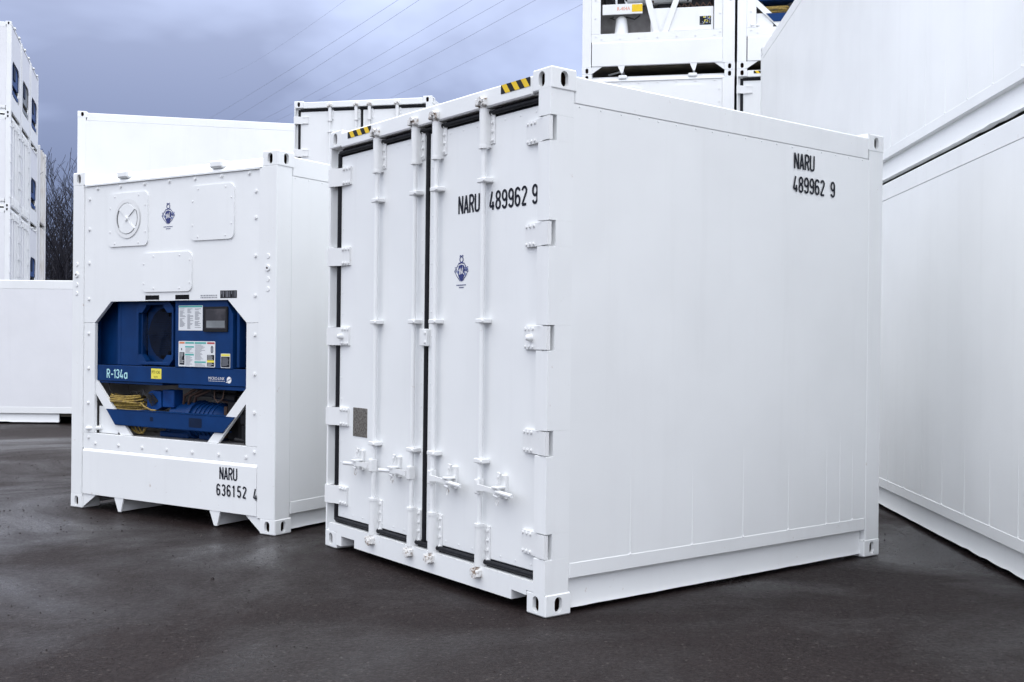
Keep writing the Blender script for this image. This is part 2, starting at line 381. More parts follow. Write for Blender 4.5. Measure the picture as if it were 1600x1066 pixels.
# loose grit, a stuff sheet of single chips
g = MB()
for k in range(2200):
    if k < 1500: x, y = rnd.uniform(-5.5, -0.8), rnd.uniform(3.2, 14) ; x -= max(0, y - 8) * .45
    else: x, y = rnd.uniform(-4, 4), rnd.uniform(2.6, 9)
    r = rnd.choice((.0022, .003, .003, .004, .0055)) * (1.5 if y > 8 else 1)
    if rnd.random() < .012: r *= 2.6
    z = gz(x, y) + r * .3; a = rnd.random() * 6.28
    p = [(x + r * math.cos(a + q) * rnd.uniform(.7, 1.3), y + r * math.sin(a + q) * rnd.uniform(.7, 1.3), z - r * .4) for q in (0, 1.57, 3.14, 4.71)]
    p += [(x + r * .4 * math.cos(a + q), y + r * .4 * math.sin(a + q), z + r * rnd.uniform(.4, .8)) for q in (0.6, 3.7)]
    g.add(p, [(0, 1, 4), (1, 2, 5, 4), (2, 3, 5), (3, 0, 4, 5)])
o = g.build('grit', 'stone_chip'); o['kind'] = 'stuff'; o['label'] = 'loose stone grit scattered over the wet asphalt'; o['category'] = 'grit'

# ------------------------------------------------------------------ container frame
CACHE = {}
def cached(key, fn):
    if key not in CACHE: CACHE[key] = fn()
    return CACHE[key]
def ring_face(mb, fn, u0, u1, v0, v1, cu, cv, hw, hh, depth, hole_mi):
    """a plate with a stadium-shaped slot and the slot's inner wall"""
    angs = sorted(set([round(6.28318 * i / 20, 4) for i in range(20)] + [round(math.atan2(v - cv, u - cu) % 6.28318, 4) for u in (u0, u1) for v in (v0, v1)]))
    inn = []; outr = []
    for a in angs:
        c, s_ = math.cos(a), math.sin(a)
        tt = min((((u1 if c > 0 else u0) - cu) / c) if abs(c) > 1e-6 else 9e9, (((v1 if s_ > 0 else v0) - cv) / s_) if abs(s_) > 1e-6 else 9e9)
        outr.append((cu + c * tt, cv + s_ * tt))
        L = hh - hw
        if abs(c) > 1e-6 and abs(hw / c * s_) <= L: k = abs(hw / c)
        else:
            sg = 1 if s_ > 0 else -1; bq = -L * abs(s_); k = -bq + math.sqrt(max(bq * bq - (L * L - hw * hw), 0))
        inn.append((cu + c * k, cv + s_ * k))
    n = len(angs); mb.mi = 0
    mb.add([fn(*p, 0) for p in outr] + [fn(*p, 0) for p in inn], [(i, (i + 1) % n, n + (i + 1) % n, n + i) for i in range(n)])
    lip = [fn(cu + (p[0] - cu) * .93, cv + (p[1] - cv) * .96, -0.022) for p in inn]
    mb.add([fn(*p, 0) for p in inn] + lip, [(i, (i + 1) % n, n + (i + 1) % n, n + i) for i in range(n)])
    mb.mi = hole_mi
    back = [fn(cu + (p[0] - cu) * 1.1, cv + (p[1] - cv) * 1.02, -depth) for p in inn]
    mb.add(lip + back + [fn(cu, cv, -depth)], [(i, (i + 1) % n, n + (i + 1) % n, n + i) for i in range(n)] + [(n + i, n + (i + 1) % n, 2 * n) for i in range(n)])
    mb.mi = 0
def casting(sx, sy):
    """corner casting, origin at its outer vertical edge at the base; sx=+1 when the outer side is +x, sy=-1 when the outer end is -y"""
    a, b, h = 0.162, 0.178, 0.118; c = 0.007; mb = MB()
    X = lambda x: x * sx; Y = lambda y: y * sy          # outer faces at 0, body on the negative side
    end = lambda u, v, d: (X(u), Y(d), v); side = lambda u, v, d: (X(d), Y(u), v)
    ring_face(mb, end, -a + c, -c, c, h - c, -0.082, 0.059, 0.026, 0.042, 0.05, 1)
    ring_face(mb, side, -b + c, -c, c, h - c, -0.089, 0.059, 0.026, 0.042, 0.05, 1)
    q = lambda *p: mb.add([(X(x), Y(y), z) for x, y, z in p], [tuple(range(len(p)))])
    e = 0.0
    q((-c, 0, c), (-c, 0, h - c), (0, -c, h - c), (0, -c, c))                                   # rounded outer edge
    for z, zi in ((0, c), (h, h - c)):
        q((-c, 0, zi), (-a + c, 0, zi), (-a + c, -c, z), (-c, -c, z)); q((0, -c, zi), (0, -b + c, zi), (-c, -b + c, z), (-c, -c, z)); q((-c, 0, zi), (0, -c, zi), (-c, -c, z))
        q((-c, -c, z), (-a + c, -c, z), (-a + c, -b + c, z), (-c, -b + c, z))
    q((-a + c, 0, c), (-a + c, 0, h - c), (-a, -c, h - c), (-a, -c, c)); q((0, -b + c, c), (0, -b + c, h - c), (-c, -b, h - c), (-c, -b, c))
    q((-a, -c, c), (-a, -c, h - c), (-a, -b, h - c), (-a, -b, c)); q((-a, -b, c), (-a, -b, h - c), (-c, -b, h - c), (-c, -b, c))
    q((-a, -c, c), (-a + c, -c, 0), (-a + c, -b + c, 0), (-a, -b, c)); q((-a, -c, h - c), (-a + c, -c, h), (-a + c, -b + c, h), (-a, -b, h - c))
    q((-c, -b, c), (-c, -b + c, 0), (-a + c, -b + c, 0), (-a, -b, c)); q((-c, -b, h - c), (-c, -b + c, h), (-a + c, -b + c, h), (-a, -b, h - c))
    return mb.mesh('corner_casting', ['white_frame', 'hole'])

SEAMS_A = [0.206, 0.615, 1.115, 1.567, 2.004, 2.396, 2.542, 2.682]
def wall_panel(y0, y1, z0, z1, seed, sgn, x, amp=0.0007):
    """one sheet of the side wall, slightly bowed, 30 mm thick; outer face at x, facing sgn"""
    r = random.Random(seed); ny, nz = 5, 14; vs = []; fs = []
    ph = [r.uniform(0, 6.28) for _ in range(6)]; am = [r.uniform(.3, 1) * amp for _ in range(3)]
    for j in range(nz + 1):
        for i in range(ny + 1):
            u = i / ny; v = j / nz
            e = math.sin(math.pi * u) * (1 if 0 < j < nz else .3)
            b = e * (am[0] * math.sin(3.1 * v + ph[0]) + am[1] * math.sin(7 * v + ph[1] + 1.5 * u) + am[2] * .5 * math.sin(13 * v + ph[2]))
            vs.append((x + sgn * b, y0 + (y1 - y0) * u, z0 + (z1 - z0) * v))
    n1 = ny + 1
    for j in range(nz):
        for i in range(ny): fs.append((j * n1 + i, j * n1 + i + 1, (j + 1) * n1 + i + 1, (j + 1) * n1 + i))
    mb = MB().add(vs, fs); xi = x - sgn * 0.03
    mb.add([(x, y0, z0), (x, y0, z1), (xi, y0, z1), (xi, y0, z0), (x, y1, z0), (x, y1, z1), (xi, y1, z1), (xi, y1, z0)],
           [(0, 1, 2, 3), (4, 5, 6, 7), (3, 2, 6, 7)])
    return mb

def frame(root, L, H, fine=(), post='white_frame', flange=(0.185, 0.272), detail=True, wall='white', cut_web=None, seams=None, plain_front=False):
    """castings, posts, rails, roof, floor, side walls. fine: sides ('L','R') built sheet by sheet"""
    for sx, x in ((-1, 0), (1, W2)):
        for sy, y in ((-1, 0), (1, L)):
            me = cached(('cast', sx, sy), lambda: casting(sx, sy))
            for z in (0, H - 0.118): obj('corner_casting', me, root, (x, y, z))
    zb, zt = 0.112, H - 0.112
    for sx, x in ((-1, 0), (1, W2)):
        for y0, y1 in (((0, .155),) if plain_front else ()) + ((L - .155, L),):
            def mk():
                m = MB(); a, b = (x + .004, x + .10) if sx < 0 else (x - .10, x - .004)
                return m.box(a, b, y0 + .004 if y0 < 1 else y0 - .006, y1 - .004, zb, zt, .003).mesh('corner_post', post)
            obj('corner_post', cached(('post', sx, y0, H, post), mk), root)
        o = x - sx * .004
        def rails():
            m = MB(); f0, f1 = flange
            # upper lip of the bottom rail, then the web set back below it, with an uneven lower edge
            m.box(o, o - sx * .06, .165, L - .165, f0, f1, .006)
            return m.mesh('bottom_side_rail', 'white_frame')
        br = obj('bottom_side_rail', cached(('brail', sx, L, flange), rails), root)
        def web():
            r = random.Random(int(L * 100) + sx); n = max(8, int(L / .12)); vs = []; fs = []; xw = x - sx * .042
            ya, yb = .17, (cut_web if cut_web else L - .17)
            zlow = [.024 + r.uniform(-.0012, .0012) + (.007 if r.random() < .08 else 0) for _ in range(n + 1)]
            for i in range(n + 1):
                y = ya + (yb - ya) * i / n; k = r.uniform(-.002, .002)
                vs += [(xw, y, f0_), (xw, y, .055), (xw + sx * (.012 + k), y, zlow[i]), (xw - sx * .04, y, zlow[i])]
            for i in range(n):
                for q in range(3): fs.append((i * 4 + q, i * 4 + 4 + q, i * 4 + 5 + q, i * 4 + 1 + q))
            fs += [(0, 1, 2, 3), (n * 4, n * 4 + 1, n * 4 + 2, n * 4 + 3)]
            return MB().add(vs, fs).mesh('rail_web', 'white_frame')
        f0_ = flange[0] + .004
        obj('rail_web', cached(('web', sx, L, flange, cut_web), web), br)
        def trail():
            m = MB(); m.box(o - sx * .001, o - sx * .08, .168, L - .168, H - .180, H - .029, .008)
            return m.mesh('top_side_rail', 'white_frame')
        obj('top_side_rail', cached(('trail', sx, L, H), trail), root)
        side = 'L' if sx < 0 else 'R'
        z0, z1 = flange[1] - .003, H - .178; xo = x - sx * .007
        if side in fine:
            sm = seams or [.16] + list(np.arange(.62, L - .3, .456)) + [L - .155]
            for i in range(len(sm) - 1):
                wall_panel(sm[i], sm[i + 1], z0, z1, i * 7 + int(L * 10) + sx + int(root.matrix_world.translation.x * 50), sx, xo).build('side_panel', 'white_side', root)
                if i:
                    m = MB(); r = random.Random(i); y = sm[i]
                    pts = [(xo + sx * (.0008 - .0017 * k), y + r.uniform(-.0015, .0015), z0 + .004 + (z1 - z0 - .008) * k / 9) for k in range(10)]
                    m.tube(pts, [.0030 + r.uniform(-.0004, .0006) for k in range(10)], 6)
                    m.cyl((xo + sx * .001, y, z0 - .001), (xo + sx * .001, y, z0 + .012), .008, 7, .003)
                    m.build('sealant_bead', 'white_side', root)
            m = MB() if side == 'R' else None                              # rivets along the top rail joint
            for k in range(int(L / .15) if m else 0):
                y = .2 + k * .15 + rnd.uniform(-.01, .01)
                if y < L - .2: m.cyl((xo, y, H - .19), (xo + sx * .004, y, H - .19), .006, 6, .004)
            if m: m.build('rivets', wall, root, kind='stuff')
        else:
            obj('side_wall', cached(('wall', sx, L, H, flange, wall), lambda: MB().box(xo, xo - sx * .03, .15, L - .15, z0, z1, .002).mesh('side_wall', wall)), root)
    obj('roof', cached(('roof', L, H, wall), lambda: MB().box(.085, W2 - .085, .14, L - .085, H - .06, H - .026, .004).mesh('roof', wall)), root)
    obj('floor', cached(('floor', L), lambda: MB().box(.06, W2 - .06, .10, L - .06, .12, .165).mesh('floor', 'underside')), root)
    # rear end: header, sill and a flat bulkhead
    obj('rear_header', cached(('rh', L, H), lambda: MB().box(.165, W2 - .165, L - .09, L - .005, H - .14, H - .024, .006).mesh('rear_header', 'white_frame')), root)
    obj('rear_sill', cached(('rs', L), lambda: MB().box(.165, W2 - .165, L - .09, L - .005, .04, .17, .006).mesh('rear_sill', 'white_frame')), root)
    obj('rear_wall', cached(('rw', L, H, wall), lambda: MB().box(.103, W2 - .103, L - .06, L - .03, .168, H - .138, .003).mesh('rear_wall', wall)), root)

# ------------------------------------------------------------------ door end (front plane y=0, doors set back to y=0.045)
HZ = [0.368, 0.912, 1.468, 2.020, 2.574]
LEAF = 0.045
RODS = [0.643, 1.109, 1.345, 1.831]
def hazard(u0, u1, v0, v1, n=7, lean=0.75, flip=False):
    """black and yellow diagonal stripes clipped to a rectangle"""
    m = MB(); fn = FR(0.0); h = v1 - v0; wst = (u1 - u0 + h * lean) / n
    for k in range(n + 1):
        a = u0 - h * lean + k * wst; m.mi = k % 2
        p = [(a + h * lean, v0), (a + wst + h * lean, v0), (a + wst, v1), (a, v1)]
        # clip in u (Sutherland-Hodgman)
        for lim, sg in ((u0, 1), (u1, -1)):
            o_ = []
            for i in range(len(p)):
                s_, e_ = p[i - 1], p[i]; si = (s_[0] - lim) * sg >= 0; ei = (e_[0] - lim) * sg >= 0
                if si != ei:
                    tt = (lim - s_[0]) / (e_[0] - s_[0]); o_.append((lim, s_[1] + tt * (e_[1] - s_[1])))
                if ei: o_.append(e_)
            p = o_
            if not p: break
        if len(p) > 2: m.flat(p, fn, .0025)
    return m
def emblem(m, cu, cv, s, fn):
    """shield with a script letter, a crowned ring above and scrollwork to both sides; three materials"""
    r = random.Random(4); m.mi = 1
    for k in range(90):                                                   # filigree inside a diamond
        a = r.uniform(-1, 1); b = r.uniform(-1, 1)
        if abs(a) + abs(b) > 1 or (abs(a) < .34 and b > -.8): continue
        u = cu + a * s * .62; v = cv - .02 * s + b * s * .52
        m.mi = 1 if k % 5 < 3 else 0; ribbon(m, arc(u, v, s * .06, s * .05, r.uniform(0, 360), r.uniform(400, 600), 5), s * .020, fn, .0012 + k * .000006)
    m.mi = 0
    for sg in (-1, 1):
        ribbon(m, [(cu + sg * s * .2, cv + s * .42), (cu + sg * s * .4, cv + s * .2), (cu + sg * s * .62, cv - s * .02), (cu + sg * s * .42, cv - s * .28), (cu + sg * s * .1, cv - s * .56)], s * .022, fn, .0019)
        for q in (.12, -.12): m.flat([(cu + sg * s * .56, cv + q * s), (cu + sg * s * .64, cv + q * s + .05 * s), (cu + sg * s * .5, cv + q * s + .08 * s)], fn, .0015)
    m.flat([(cu - .25 * s, cv + .25 * s), (cu, cv + .31 * s), (cu + .25 * s, cv + .25 * s), (cu + .29 * s, cv - .25 * s), (cu + .16 * s, cv - .45 * s), (cu, cv - .6 * s), (cu - .16 * s, cv - .45 * s), (cu - .29 * s, cv - .25 * s)], fn, .0020)
    ribbon(m, arc(cu, cv + .58 * s, .15 * s, .15 * s, 0, 360, 14), .03 * s, fn, .0021)
    ribbon(m, [(cu - .16 * s, cv + .74 * s), (cu - .1 * s, cv + .8 * s), (cu, cv + .74 * s), (cu + .1 * s, cv + .8 * s), (cu + .16 * s, cv + .74 * s)], .026 * s, fn, .0022)
    ribbon(m, [(cu - .2 * s, cv + .36 * s), (cu, cv + .42 * s), (cu + .2 * s, cv + .36 * s)], .03 * s, fn, .0024)
    m.mi = 2
    ribbon(m, [(cu - .22 * s, cv - .02 * s), (cu - .12 * s, cv + .12 * s), (cu - .14 * s, cv - .22 * s)], .03 * s, fn, .0026)
    ribbon(m, [(cu - .14 * s, cv - .22 * s), (cu - .01 * s, cv + .14 * s), (cu + .0 * s, cv - .2 * s)], .03 * s, fn, .0028)
    ribbon(m, [(cu, cv - .2 * s), (cu + .16 * s, cv + .2 * s), (cu + .13 * s, cv - .12 * s), (cu + .26 * s, cv - .22 * s)], .026 * s, fn, .0030)
    m.mi = 0
    for row, wd in ((-.80, .44), (-.93, .2)):
        u = cu - wd * s
        while u < cu + wd * s:
            l = r.uniform(.03, .07) * s; m.flat(rect(u, u + l, cv + row * s, cv + (row + .06) * s), fn, .0015); u += l + .025 * s

def door_end(root, H=2.896, serial=None, plate=True, badge=True, stripe=True):
    fr = 'white_frame'; zt = H - .112
    # posts: the left one shows its set-back channel, the right one is notched behind every hinge
    m = MB(); m.box(.004, .022, .0, .15, .112, zt, .004); m.box(.022, .10, .055, .15, .112, zt, .003)
    for z in HZ: m.box(.023, .052, .012, .056, z - .068, z - .064, .001); m.box(.023, .052, .012, .056, z + .064, z + .068, .001)
    m.build('corner_post', fr, root)
    m = MB()
    for z in HZ: m.box(2.345, W2 - .0060, .045, .1625, z - .068, z + .068)
    zz = [.112] + [q for z in HZ for q in (z - .068, z + .068)] + [zt]
    for i in range(0, len(zz), 2): m.box(2.332, W2 - .0060, .0, .1625, zz[i], zz[i + 1], .001)
    m.build('corner_post', fr, root)
    m = MB(); m.box(.163, 2.275, .0, .10, 2.768, 2.872, .008); m.box(.10, .163, .03, .10, 2.768, 2.79, .002); m.box(2.275, 2.335, .03, .10, 2.768, 2.79, .002)
    hd = m.build('door_header', fr, root)
    if stripe:
        hazard(.262, .575, 2.818, 2.862).build('hazard_stripe', ['black_tape', 'yellow_tape'], root)
        hazard(2.0, 2.262, 2.818, 2.868).build('hazard_stripe', ['black_tape', 'yellow_tape'], root)
    # sill with the two fork notches
    fn = FR(0.0)
    poly = [(.1625, .118), (.1625, .03), (.235, .028), (.235, .098), (.415, .098), (.415, .045), (2.145, .045), (2.145, .098), (2.2755, .092), (2.2755, .118), (2.335, .118), (2.335, .170), (.055, .170), (.055, .118)]
    MB().prism(poly, fn, -.10, 0).build('door_sill', fr, root)
    for x in RODS:                                                         # keeper brackets on header and sill
        for z in (2.80, .135): MB().box(x - .042, x + .042, -.004, .001, z - .024, z + .024, .002).box(x - .042, x - .03, -.028, .0, z - .02, z + .02, .003).box(x + .03, x + .042, -.028, .0, z - .02, z + .02, .003).build('cam_keeper', 'cam_steel', root)
    m = MB(); y0, y1 = .050, .075                                          # rubber seals
    m.box(.056, .10, y0, y1, .17, 2.757); m.box(.10, 2.345, y0, y1, 2.69, 2.7675); m.box(.10, 2.345, y0, y1, .1705, .222); m.box(1.17, 1.235, y0, y1, .222, 2.715); m.box(2.30, 2.345, y0 + .001, y1, .222, 2.715)
    for a, b in (((.10, .036, 2.742), (2.34, .036, 2.742)), ((.10, .032, .196), (2.34, .032, .196))): m.cyl(a, b, .0145, 10)
    m.cyl((1.2025, .046, .20), (1.2025, .046, 2.73), .016, 8); m.cyl((.085, .044, .19), (.085, .044, 2.74), .019, 8)
    m.build('door_seal', 'rubber', root)
    for s, (x0, x1) in ((0, (.102, 1.181)), (1, (1.224, 2.337))):
        m = MB(); m.box(x0, x1, LEAF, LEAF + .05, .214, 2.718, .004)
        for k in range(17):                                                # rivets round the edge of the leaf
            z = .30 + k * .147
            for x in (x0 + .03, x1 - .03): m.cyl((x, LEAF, z), (x, LEAF - .003, z), .006, 6, .004)
        for k in range(8):
            x = x0 + .08 + k * (x1 - x0 - .16) / 7
            for z in (.246, 2.687): m.cyl((x, LEAF, z), (x, LEAF - .003, z), .006, 6, .004)
        d = m.build('door', 'white', root)
        for i, z in enumerate(HZ):                                         # hinge blades
            m = MB()
            if s == 0: P = [(-.001, -.006), (.05, -.004), (.11, .022), (.245, .031), (.245, LEAF + .002), (.10, LEAF + .002), (.05, .02), (-.001, .018)]
            else: P = [(2.428, -.005), (2.38, -.003), (2.33, .016), (2.193, .031), (2.193, LEAF + .002), (2.338, LEAF + .002), (2.38, .02), (2.428, .02)]
            m.prism(P, lambda u, v, dd: (u, v, dd), z - .062, z + .062)
            for k in range(3):
                x = (.235 - .034 * k) if s == 0 else (2.205 + .036 * k)
                for q in (-.048, .048): m.bolt((x, .031 - (.0045 * k if 1 else 0), z + q), (0, -1, 0), .0085, .010)
            if i == 2: m.cyl((.165 if s == 0 else 2.262, .03, z), (.165 if s == 0 else 2.262, -.004, z), .022, 12, .017); m.cyl((.165 if s == 0 else 2.262, -.004, z), (.165 if s == 0 else 2.262, -.014, z), .017, 12, .008)
            m.build('hinge', 'hardware', d)
        for x in RODS[s * 2:s * 2 + 2]:
            yr = .008
            MB().cyl((x, yr, .16), (x, yr, 2.765), .0150, 14).build('locking_rod', 'white_frame', d)
            for z0, z1, zc in ((2.545, 2.765, 2.548), (.17, .405, .402)):
                m = MB(); m.cyl((x, yr, z0), (x, yr, z1), .027, 14); m.box(x - .027, x + .027, yr, LEAF + .002, z0, z1, .002)
                m.cyl((x, yr, zc - .009), (x, yr, zc + .009), .031, 14)
                m.box(x + .028, x + .062, LEAF - .010, LEAF + .002, z0 + .02, z1 - .005, .003)
                for k in range(4): m.bolt((x + .046, LEAF - .010, z0 + .04 + k * (z1 - z0 - .07) / 3), (0, -1, 0), .009, .010)
                m.build('rod_guide', 'hardware', d)
            for z in (2.36, 1.562, .768):
                m = MB(); m.box(x - .038, x + .046, yr - .021, LEAF + .002, z - .013, z + .013, .004); m.bolt((x + .036, yr - .021, z - .002), (0, -1, 0), .009, .010)
                m.build('rod_bracket', 'hardware', d)
            for z, up in ((2.765, 1), (.165, -1)):                         # forged cams at the rod ends
                m = MB(); m.cyl((x, yr, z - .005 * up), (x, yr, z + .03 * up), .022, 10, .026)
                m.cyl((x - .022, yr - .006, z + .036 * up), (x + .026, yr - .012, z + .036 * up), .020, 9, .015)
                P = [(x - .03, z + .018 * up), (x - .012, z + .058 * up), (x + .014, z + .062 * up), (x + .036, z + .046 * up), (x + .03, z + .03 * up), (x + .008, z + .042 * up), (x - .006, z + .016 * up)]
                m.prism(P, FR(.0), -.004, .036); m.box(x + .012, x + .04, -.03, .004, z + .012 * up, z + .03 * up, .005)
                m.build('locking_cam', 'cam_steel', d)
            # handle: hub on the rod, flat arm with a rounded grip, catch plate with swing latch and seal ring
            sg = -1 if s == 0 else 1; zh = .622
            m = MB(); m.box(x - .017, x + .017, yr - .032, yr + .02, zh - .040, zh + .044, .006); m.cyl((x + sg * .012, yr - .018, zh - .04), (x + sg * .012, yr - .018, zh + .045), .010, 8)
            m.build('handle_hub', 'hardware', d)
            m = MB(); x1_ = x + sg * .34; P = [(x + sg * .02, zh + .018), (x + sg * .13, zh + .012), (x + sg * .2, zh + .006), (x1_ - sg * .01, zh - .004), (x1_, zh - .012), (x1_ - sg * .01, zh - .022), (x + sg * .2, zh - .018), (x + sg * .10, zh - .012), (x + sg * .02, zh - .02)]
            m.prism(P, FR(.0), .016, .030); m.cyl((x + sg * .2, -.023, zh - .006), (x1_, -.023, zh - .014), .0125, 9)
            m.build('door_handle', 'hardware', d)
            m = MB(); xc = x + sg * .195
            m.box(xc - .022, xc + .022, .022, LEAF + .002, zh - .05, zh + .085, .004); m.box(xc - .026, xc + .03, -.040, .024, zh + .012, zh + .024, .003)
            m.prism([(xc - .05, zh + .03), (xc - .01, zh + .036), (xc + .016, zh + .095), (xc - .016, zh + .10), (xc - .022, zh + .05)], FR(0), -.006, .008)
            m.bolt((xc, -.008, zh + .075), (0, -1, 0), .007, .006); m.cyl((xc - .02, -.02, zh - .028), (xc + .02, -.02, zh - .034), .010, 8)
            m.build('handle_catch', 'hardware', d)
            m = MB(); m.tube([(xc + .004 + .014 * math.cos(a), -.018, zh - .062 + .018 * math.sin(a)) for a in np.linspace(0, 6.28, 13)], .0028, 5)
            m.build('seal_ring', 'cam_steel', d)
    m = MB(); m.box(1.160, 1.243, .018, .046, 1.412, 1.518, .004)
    for q in (1.435, 1.493): m.bolt((1.228, .018, q), (0, -1, 0), .008, .008)
    m.build('centre_latch_plate', 'hardware', root)
    fn = FR(LEAF)
    if plate: MB().box(.305, .492, LEAF - .004, LEAF + .001, .790, .985, .001).build('data_plate', 'worn_plate', root)
    if badge:
        m = MB(); emblem(m, 1.572, 1.862, .112, FR(LEAF)); m.build('emblem', ['emblem_blue', 'emblem_pale', 'plain_white'], root)
    if serial:
        m = MB(); lettering(m, serial[0], 1.540, 2.196, .104, fn, adv=.53); m.build('serial_lettering', 'ink', root)
        m = MB(); lettering(m, serial[1], 1.848, 2.192, .104, fn, adv=.57); lettering(m, serial[2], 2.238, 2.192, .104, fn); m.build('serial_lettering', 'ink', root)

# ------------------------------------------------------------------ machinery end (front plane y=0)
PY = 0.014
def ring_disc(m, cx, cz, r0, r1, fn, d, n=28):
    vs = []
    for i in range(n):
        a = 6.28318 * i / n; vs += [fn(cx + r0 * math.cos(a), cz + r0 * math.sin(a), d), fn(cx + r1 * math.cos(a), cz + r1 * math.sin(a), d)]
    m.add(vs, [(2 * i, 2 * i + 1, (2 * i + 3) % (2 * n), (2 * i + 2) % (2 * n)) for i in range(n)])
def unit_end(root, style='blue', badge=True, serial=None, small_print=True):
    fr = 'white_frame'; H = 2.896; zt = H - .112
    for x0, x1, xb in ((.004, .148, .067), (W2 - .195, W2 - .006, 2.345)):
        m = MB(); m.box(x0, x1, .0, .1625, .112, zt, .006)
        m.cyl((xb, .002, 2.012), (xb, -.012, 2.012), .026, 14, .022); m.cyl((xb, -.0125, 2.012), (xb, -.004, 2.012), .010, 10, .004)
        for q in (.09, -.085, -.16): m.cyl((xb, .002, 2.012 + q), (xb, -.005, 2.012 + q), .022, 12, .017)
        m.build('corner_post', fr, root)
        MB().cyl((xb, -.0128, 2.012), (xb, -.0126, 2.012), .009, 10).build('plug_hole', 'hole', root)
    # sloped header with two lifting lugs
    MB().prism([(.0, 2.768), (.0, 2.782), (.03, 2.812), (.10, 2.868), (.145, 2.872), (.145, 2.768)], lambda u, v, d: (d, u, v), .163, W2 - .163).build('header', fr, root)
    for x in (.665, 1.780):
        m = MB(); m.box(x - .072, x + .068, -.012, .075, 2.808, 2.866, .012)
        m.prism([(.07, 2.845), (.17, 2.885), (.17, 2.872), (.07, 2.815)], lambda u, v, d: (d, u, v), x - .02, x + .068)
        m.build('lifting_lug', fr, root)
    fn = FR(PY); up = [(.150, 1.600), (.296, 1.600), (.505, 1.777), (1.905, 1.777), (2.108, 1.600), (2.241, 1.600), (2.241, 2.766), (.150, 2.766)]
    p = MB().prism(up, fn, -.03, 0); upper = p.build('unit_panel', 'white', root)
    def bolts(parent, pts):
        m = MB()
        for x, z in pts: m.bolt((x, PY, z), (0, -1, 0), .013, .013)
        m.build('bolts', 'hardware', parent, kind='stuff')
    bolts(upper, [(.322 + .301 * k, 2.742) for k in range(7)] + [(.215, z) for z in (2.655, 2.398, 2.108, 1.80)] + [(2.200, z) for z in (2.60, 2.398, 2.108, 1.805)])
    for x0, x1, xb in ((.150, .296, .215), (2.108, 2.241, 2.200)):
        s_ = MB().box(x0, x1, PY, PY + .03, .655, 1.597, .002).build('side_strip', 'white', root); bolts(s_, [(xb, z) for z in (1.505, 1.205, .91)])
    s_ = MB().box(.150, 2.241, PY - .001, PY + .03, .522, .653, .002).build('sill_strip', 'white', root)
    bolts(s_, [(.225, .615), (2.205, .612)] + [(.318 + .3 * k, .567) for k in range(7)])
    MB().box(.325, 2.105, PY + .03, .46, .640, .652).build('machinery_tray', 'inner_grey', root)
    # skirt with its bevelled shoulder, gussets, feet
    m = MB(); m.prism([(.0, .13), (.0, .498), (PY + .003, .524), (.06, .524), (.06, .13)], lambda u, v, d: (d, u, v), .163, 2.2425)
    m.build('skirt', fr, root)
    for P in ([(.1625, .015), (.335, .128), (.1625, .128)], [(2.2755, .010), (2.2755, .128), (2.115, .128)]): MB().prism(P, FR(.012), -.02, 0).build('gusset', fr, root)
    for x in (.636, 1.786):
        m = MB(); m.prism([(x - .056, .129), (x - .004, .014), (x + .03, .014), (x + .062, .129)], FR(.004), -.015, 0)
        m.box(x - .006, x + .02, .02, .55, .014, .129, .003); m.build('skid_foot', fr, root)
    MB().cyl((.40, .38, .075), (.60, .30, .10), .016, 8).build('tie_rod', fr, root)
    if style == 'panel_only': MB().box(.30, 2.13, .05, .10, .6, 1.8).build('cover', 'blue_dark', root)
    # hatches
    h = MB().prism(rrect(.474, .972, 2.236, 2.682, .045), FR(PY), 0, .011).build('fresh_air_hatch', 'white', root)
    m = MB(); fnh = FR(PY - .011); cx, cz = .722, 2.465; n = 32
    ring_disc(m, cx, cz, .134, .163, fnh, .006); ring_disc(m, cx, cz, .163, .168, fnh, .002); ring_disc(m, cx, cz, .128, .134, fnh, .001); m.build('vent_ring', 'hardware', h)
    m = MB()
    for a0, a1 in ((38, 142), (222, 318)): m.prism([(cx, cz)] + arc(cx, cz, .124, .124, a0, a1, 10), fnh, .001, .009)
    m.cyl((cx, PY - .011, cz), (cx, PY - .034, cz), .022, 10, .018); m.build('vent_disc', 'white', h)
    m = MB()
    for a0, a1 in ((146, 214), (328, 392)): ribbon(m, arc(cx, cz, .126, .126, a0, a1, 8), .0035, fnh, .0015)
    for a in (40, 140): ribbon(m, [(cx + .04 * math.cos(R(a)), cz + .04 * math.sin(R(a))), (cx + .118 * math.cos(R(a)), cz + .118 * math.sin(R(a)))], .004, fnh, .0018)
    m.build('vent_gap', 'void', h)
    def hb(parent, pts):
        m = MB()
        for x, z in pts: m.cyl((x, PY - .010, z), (x, PY - .016, z), .008, 6, .006)
        m.build('bolts', 'hardware', parent, kind='stuff')
    hb(h, [(.56, 2.655), (.86, 2.655), (.945, 2.57), (.945, 2.35), (.86, 2.262), (.56, 2.262), (.50, 2.56), (.50, 2.36)])
    h = MB().prism(rrect(1.484, 1.972, 2.250, 2.682, .05), FR(PY), 0, .011).build('access_hatch', 'white', root)
    hb(h, [(1.57, 2.655), (1.88, 2.655), (1.945, 2.57), (1.945, 2.37), (1.88, 2.278), (1.57, 2.278), (1.51, 2.56), (1.51, 2.37)])
    h = MB().prism(rrect(.905, 1.505, 1.850, 2.168, .05), FR(PY), 0, .011).build('access_hatch', 'white', root)
    hb(h, [(1.05, 2.14), (1.36, 2.14), (1.48, 2.10), (1.48, 1.92), (1.36, 1.878), (1.05, 1.878), (.93, 2.08), (.93, 1.92)])
    for x0, x1 in ((.943, 1.112), (1.305, 1.468)):
        m = MB(); m.flat(rect(x0, x1, 1.781, 1.823), FR(PY), .0015); m.build('drain_slot', 'void', root)
        MB().box(x0, x1, PY - .010, PY, 1.777, 1.784, .002).build('slot_lip', 'white', root)
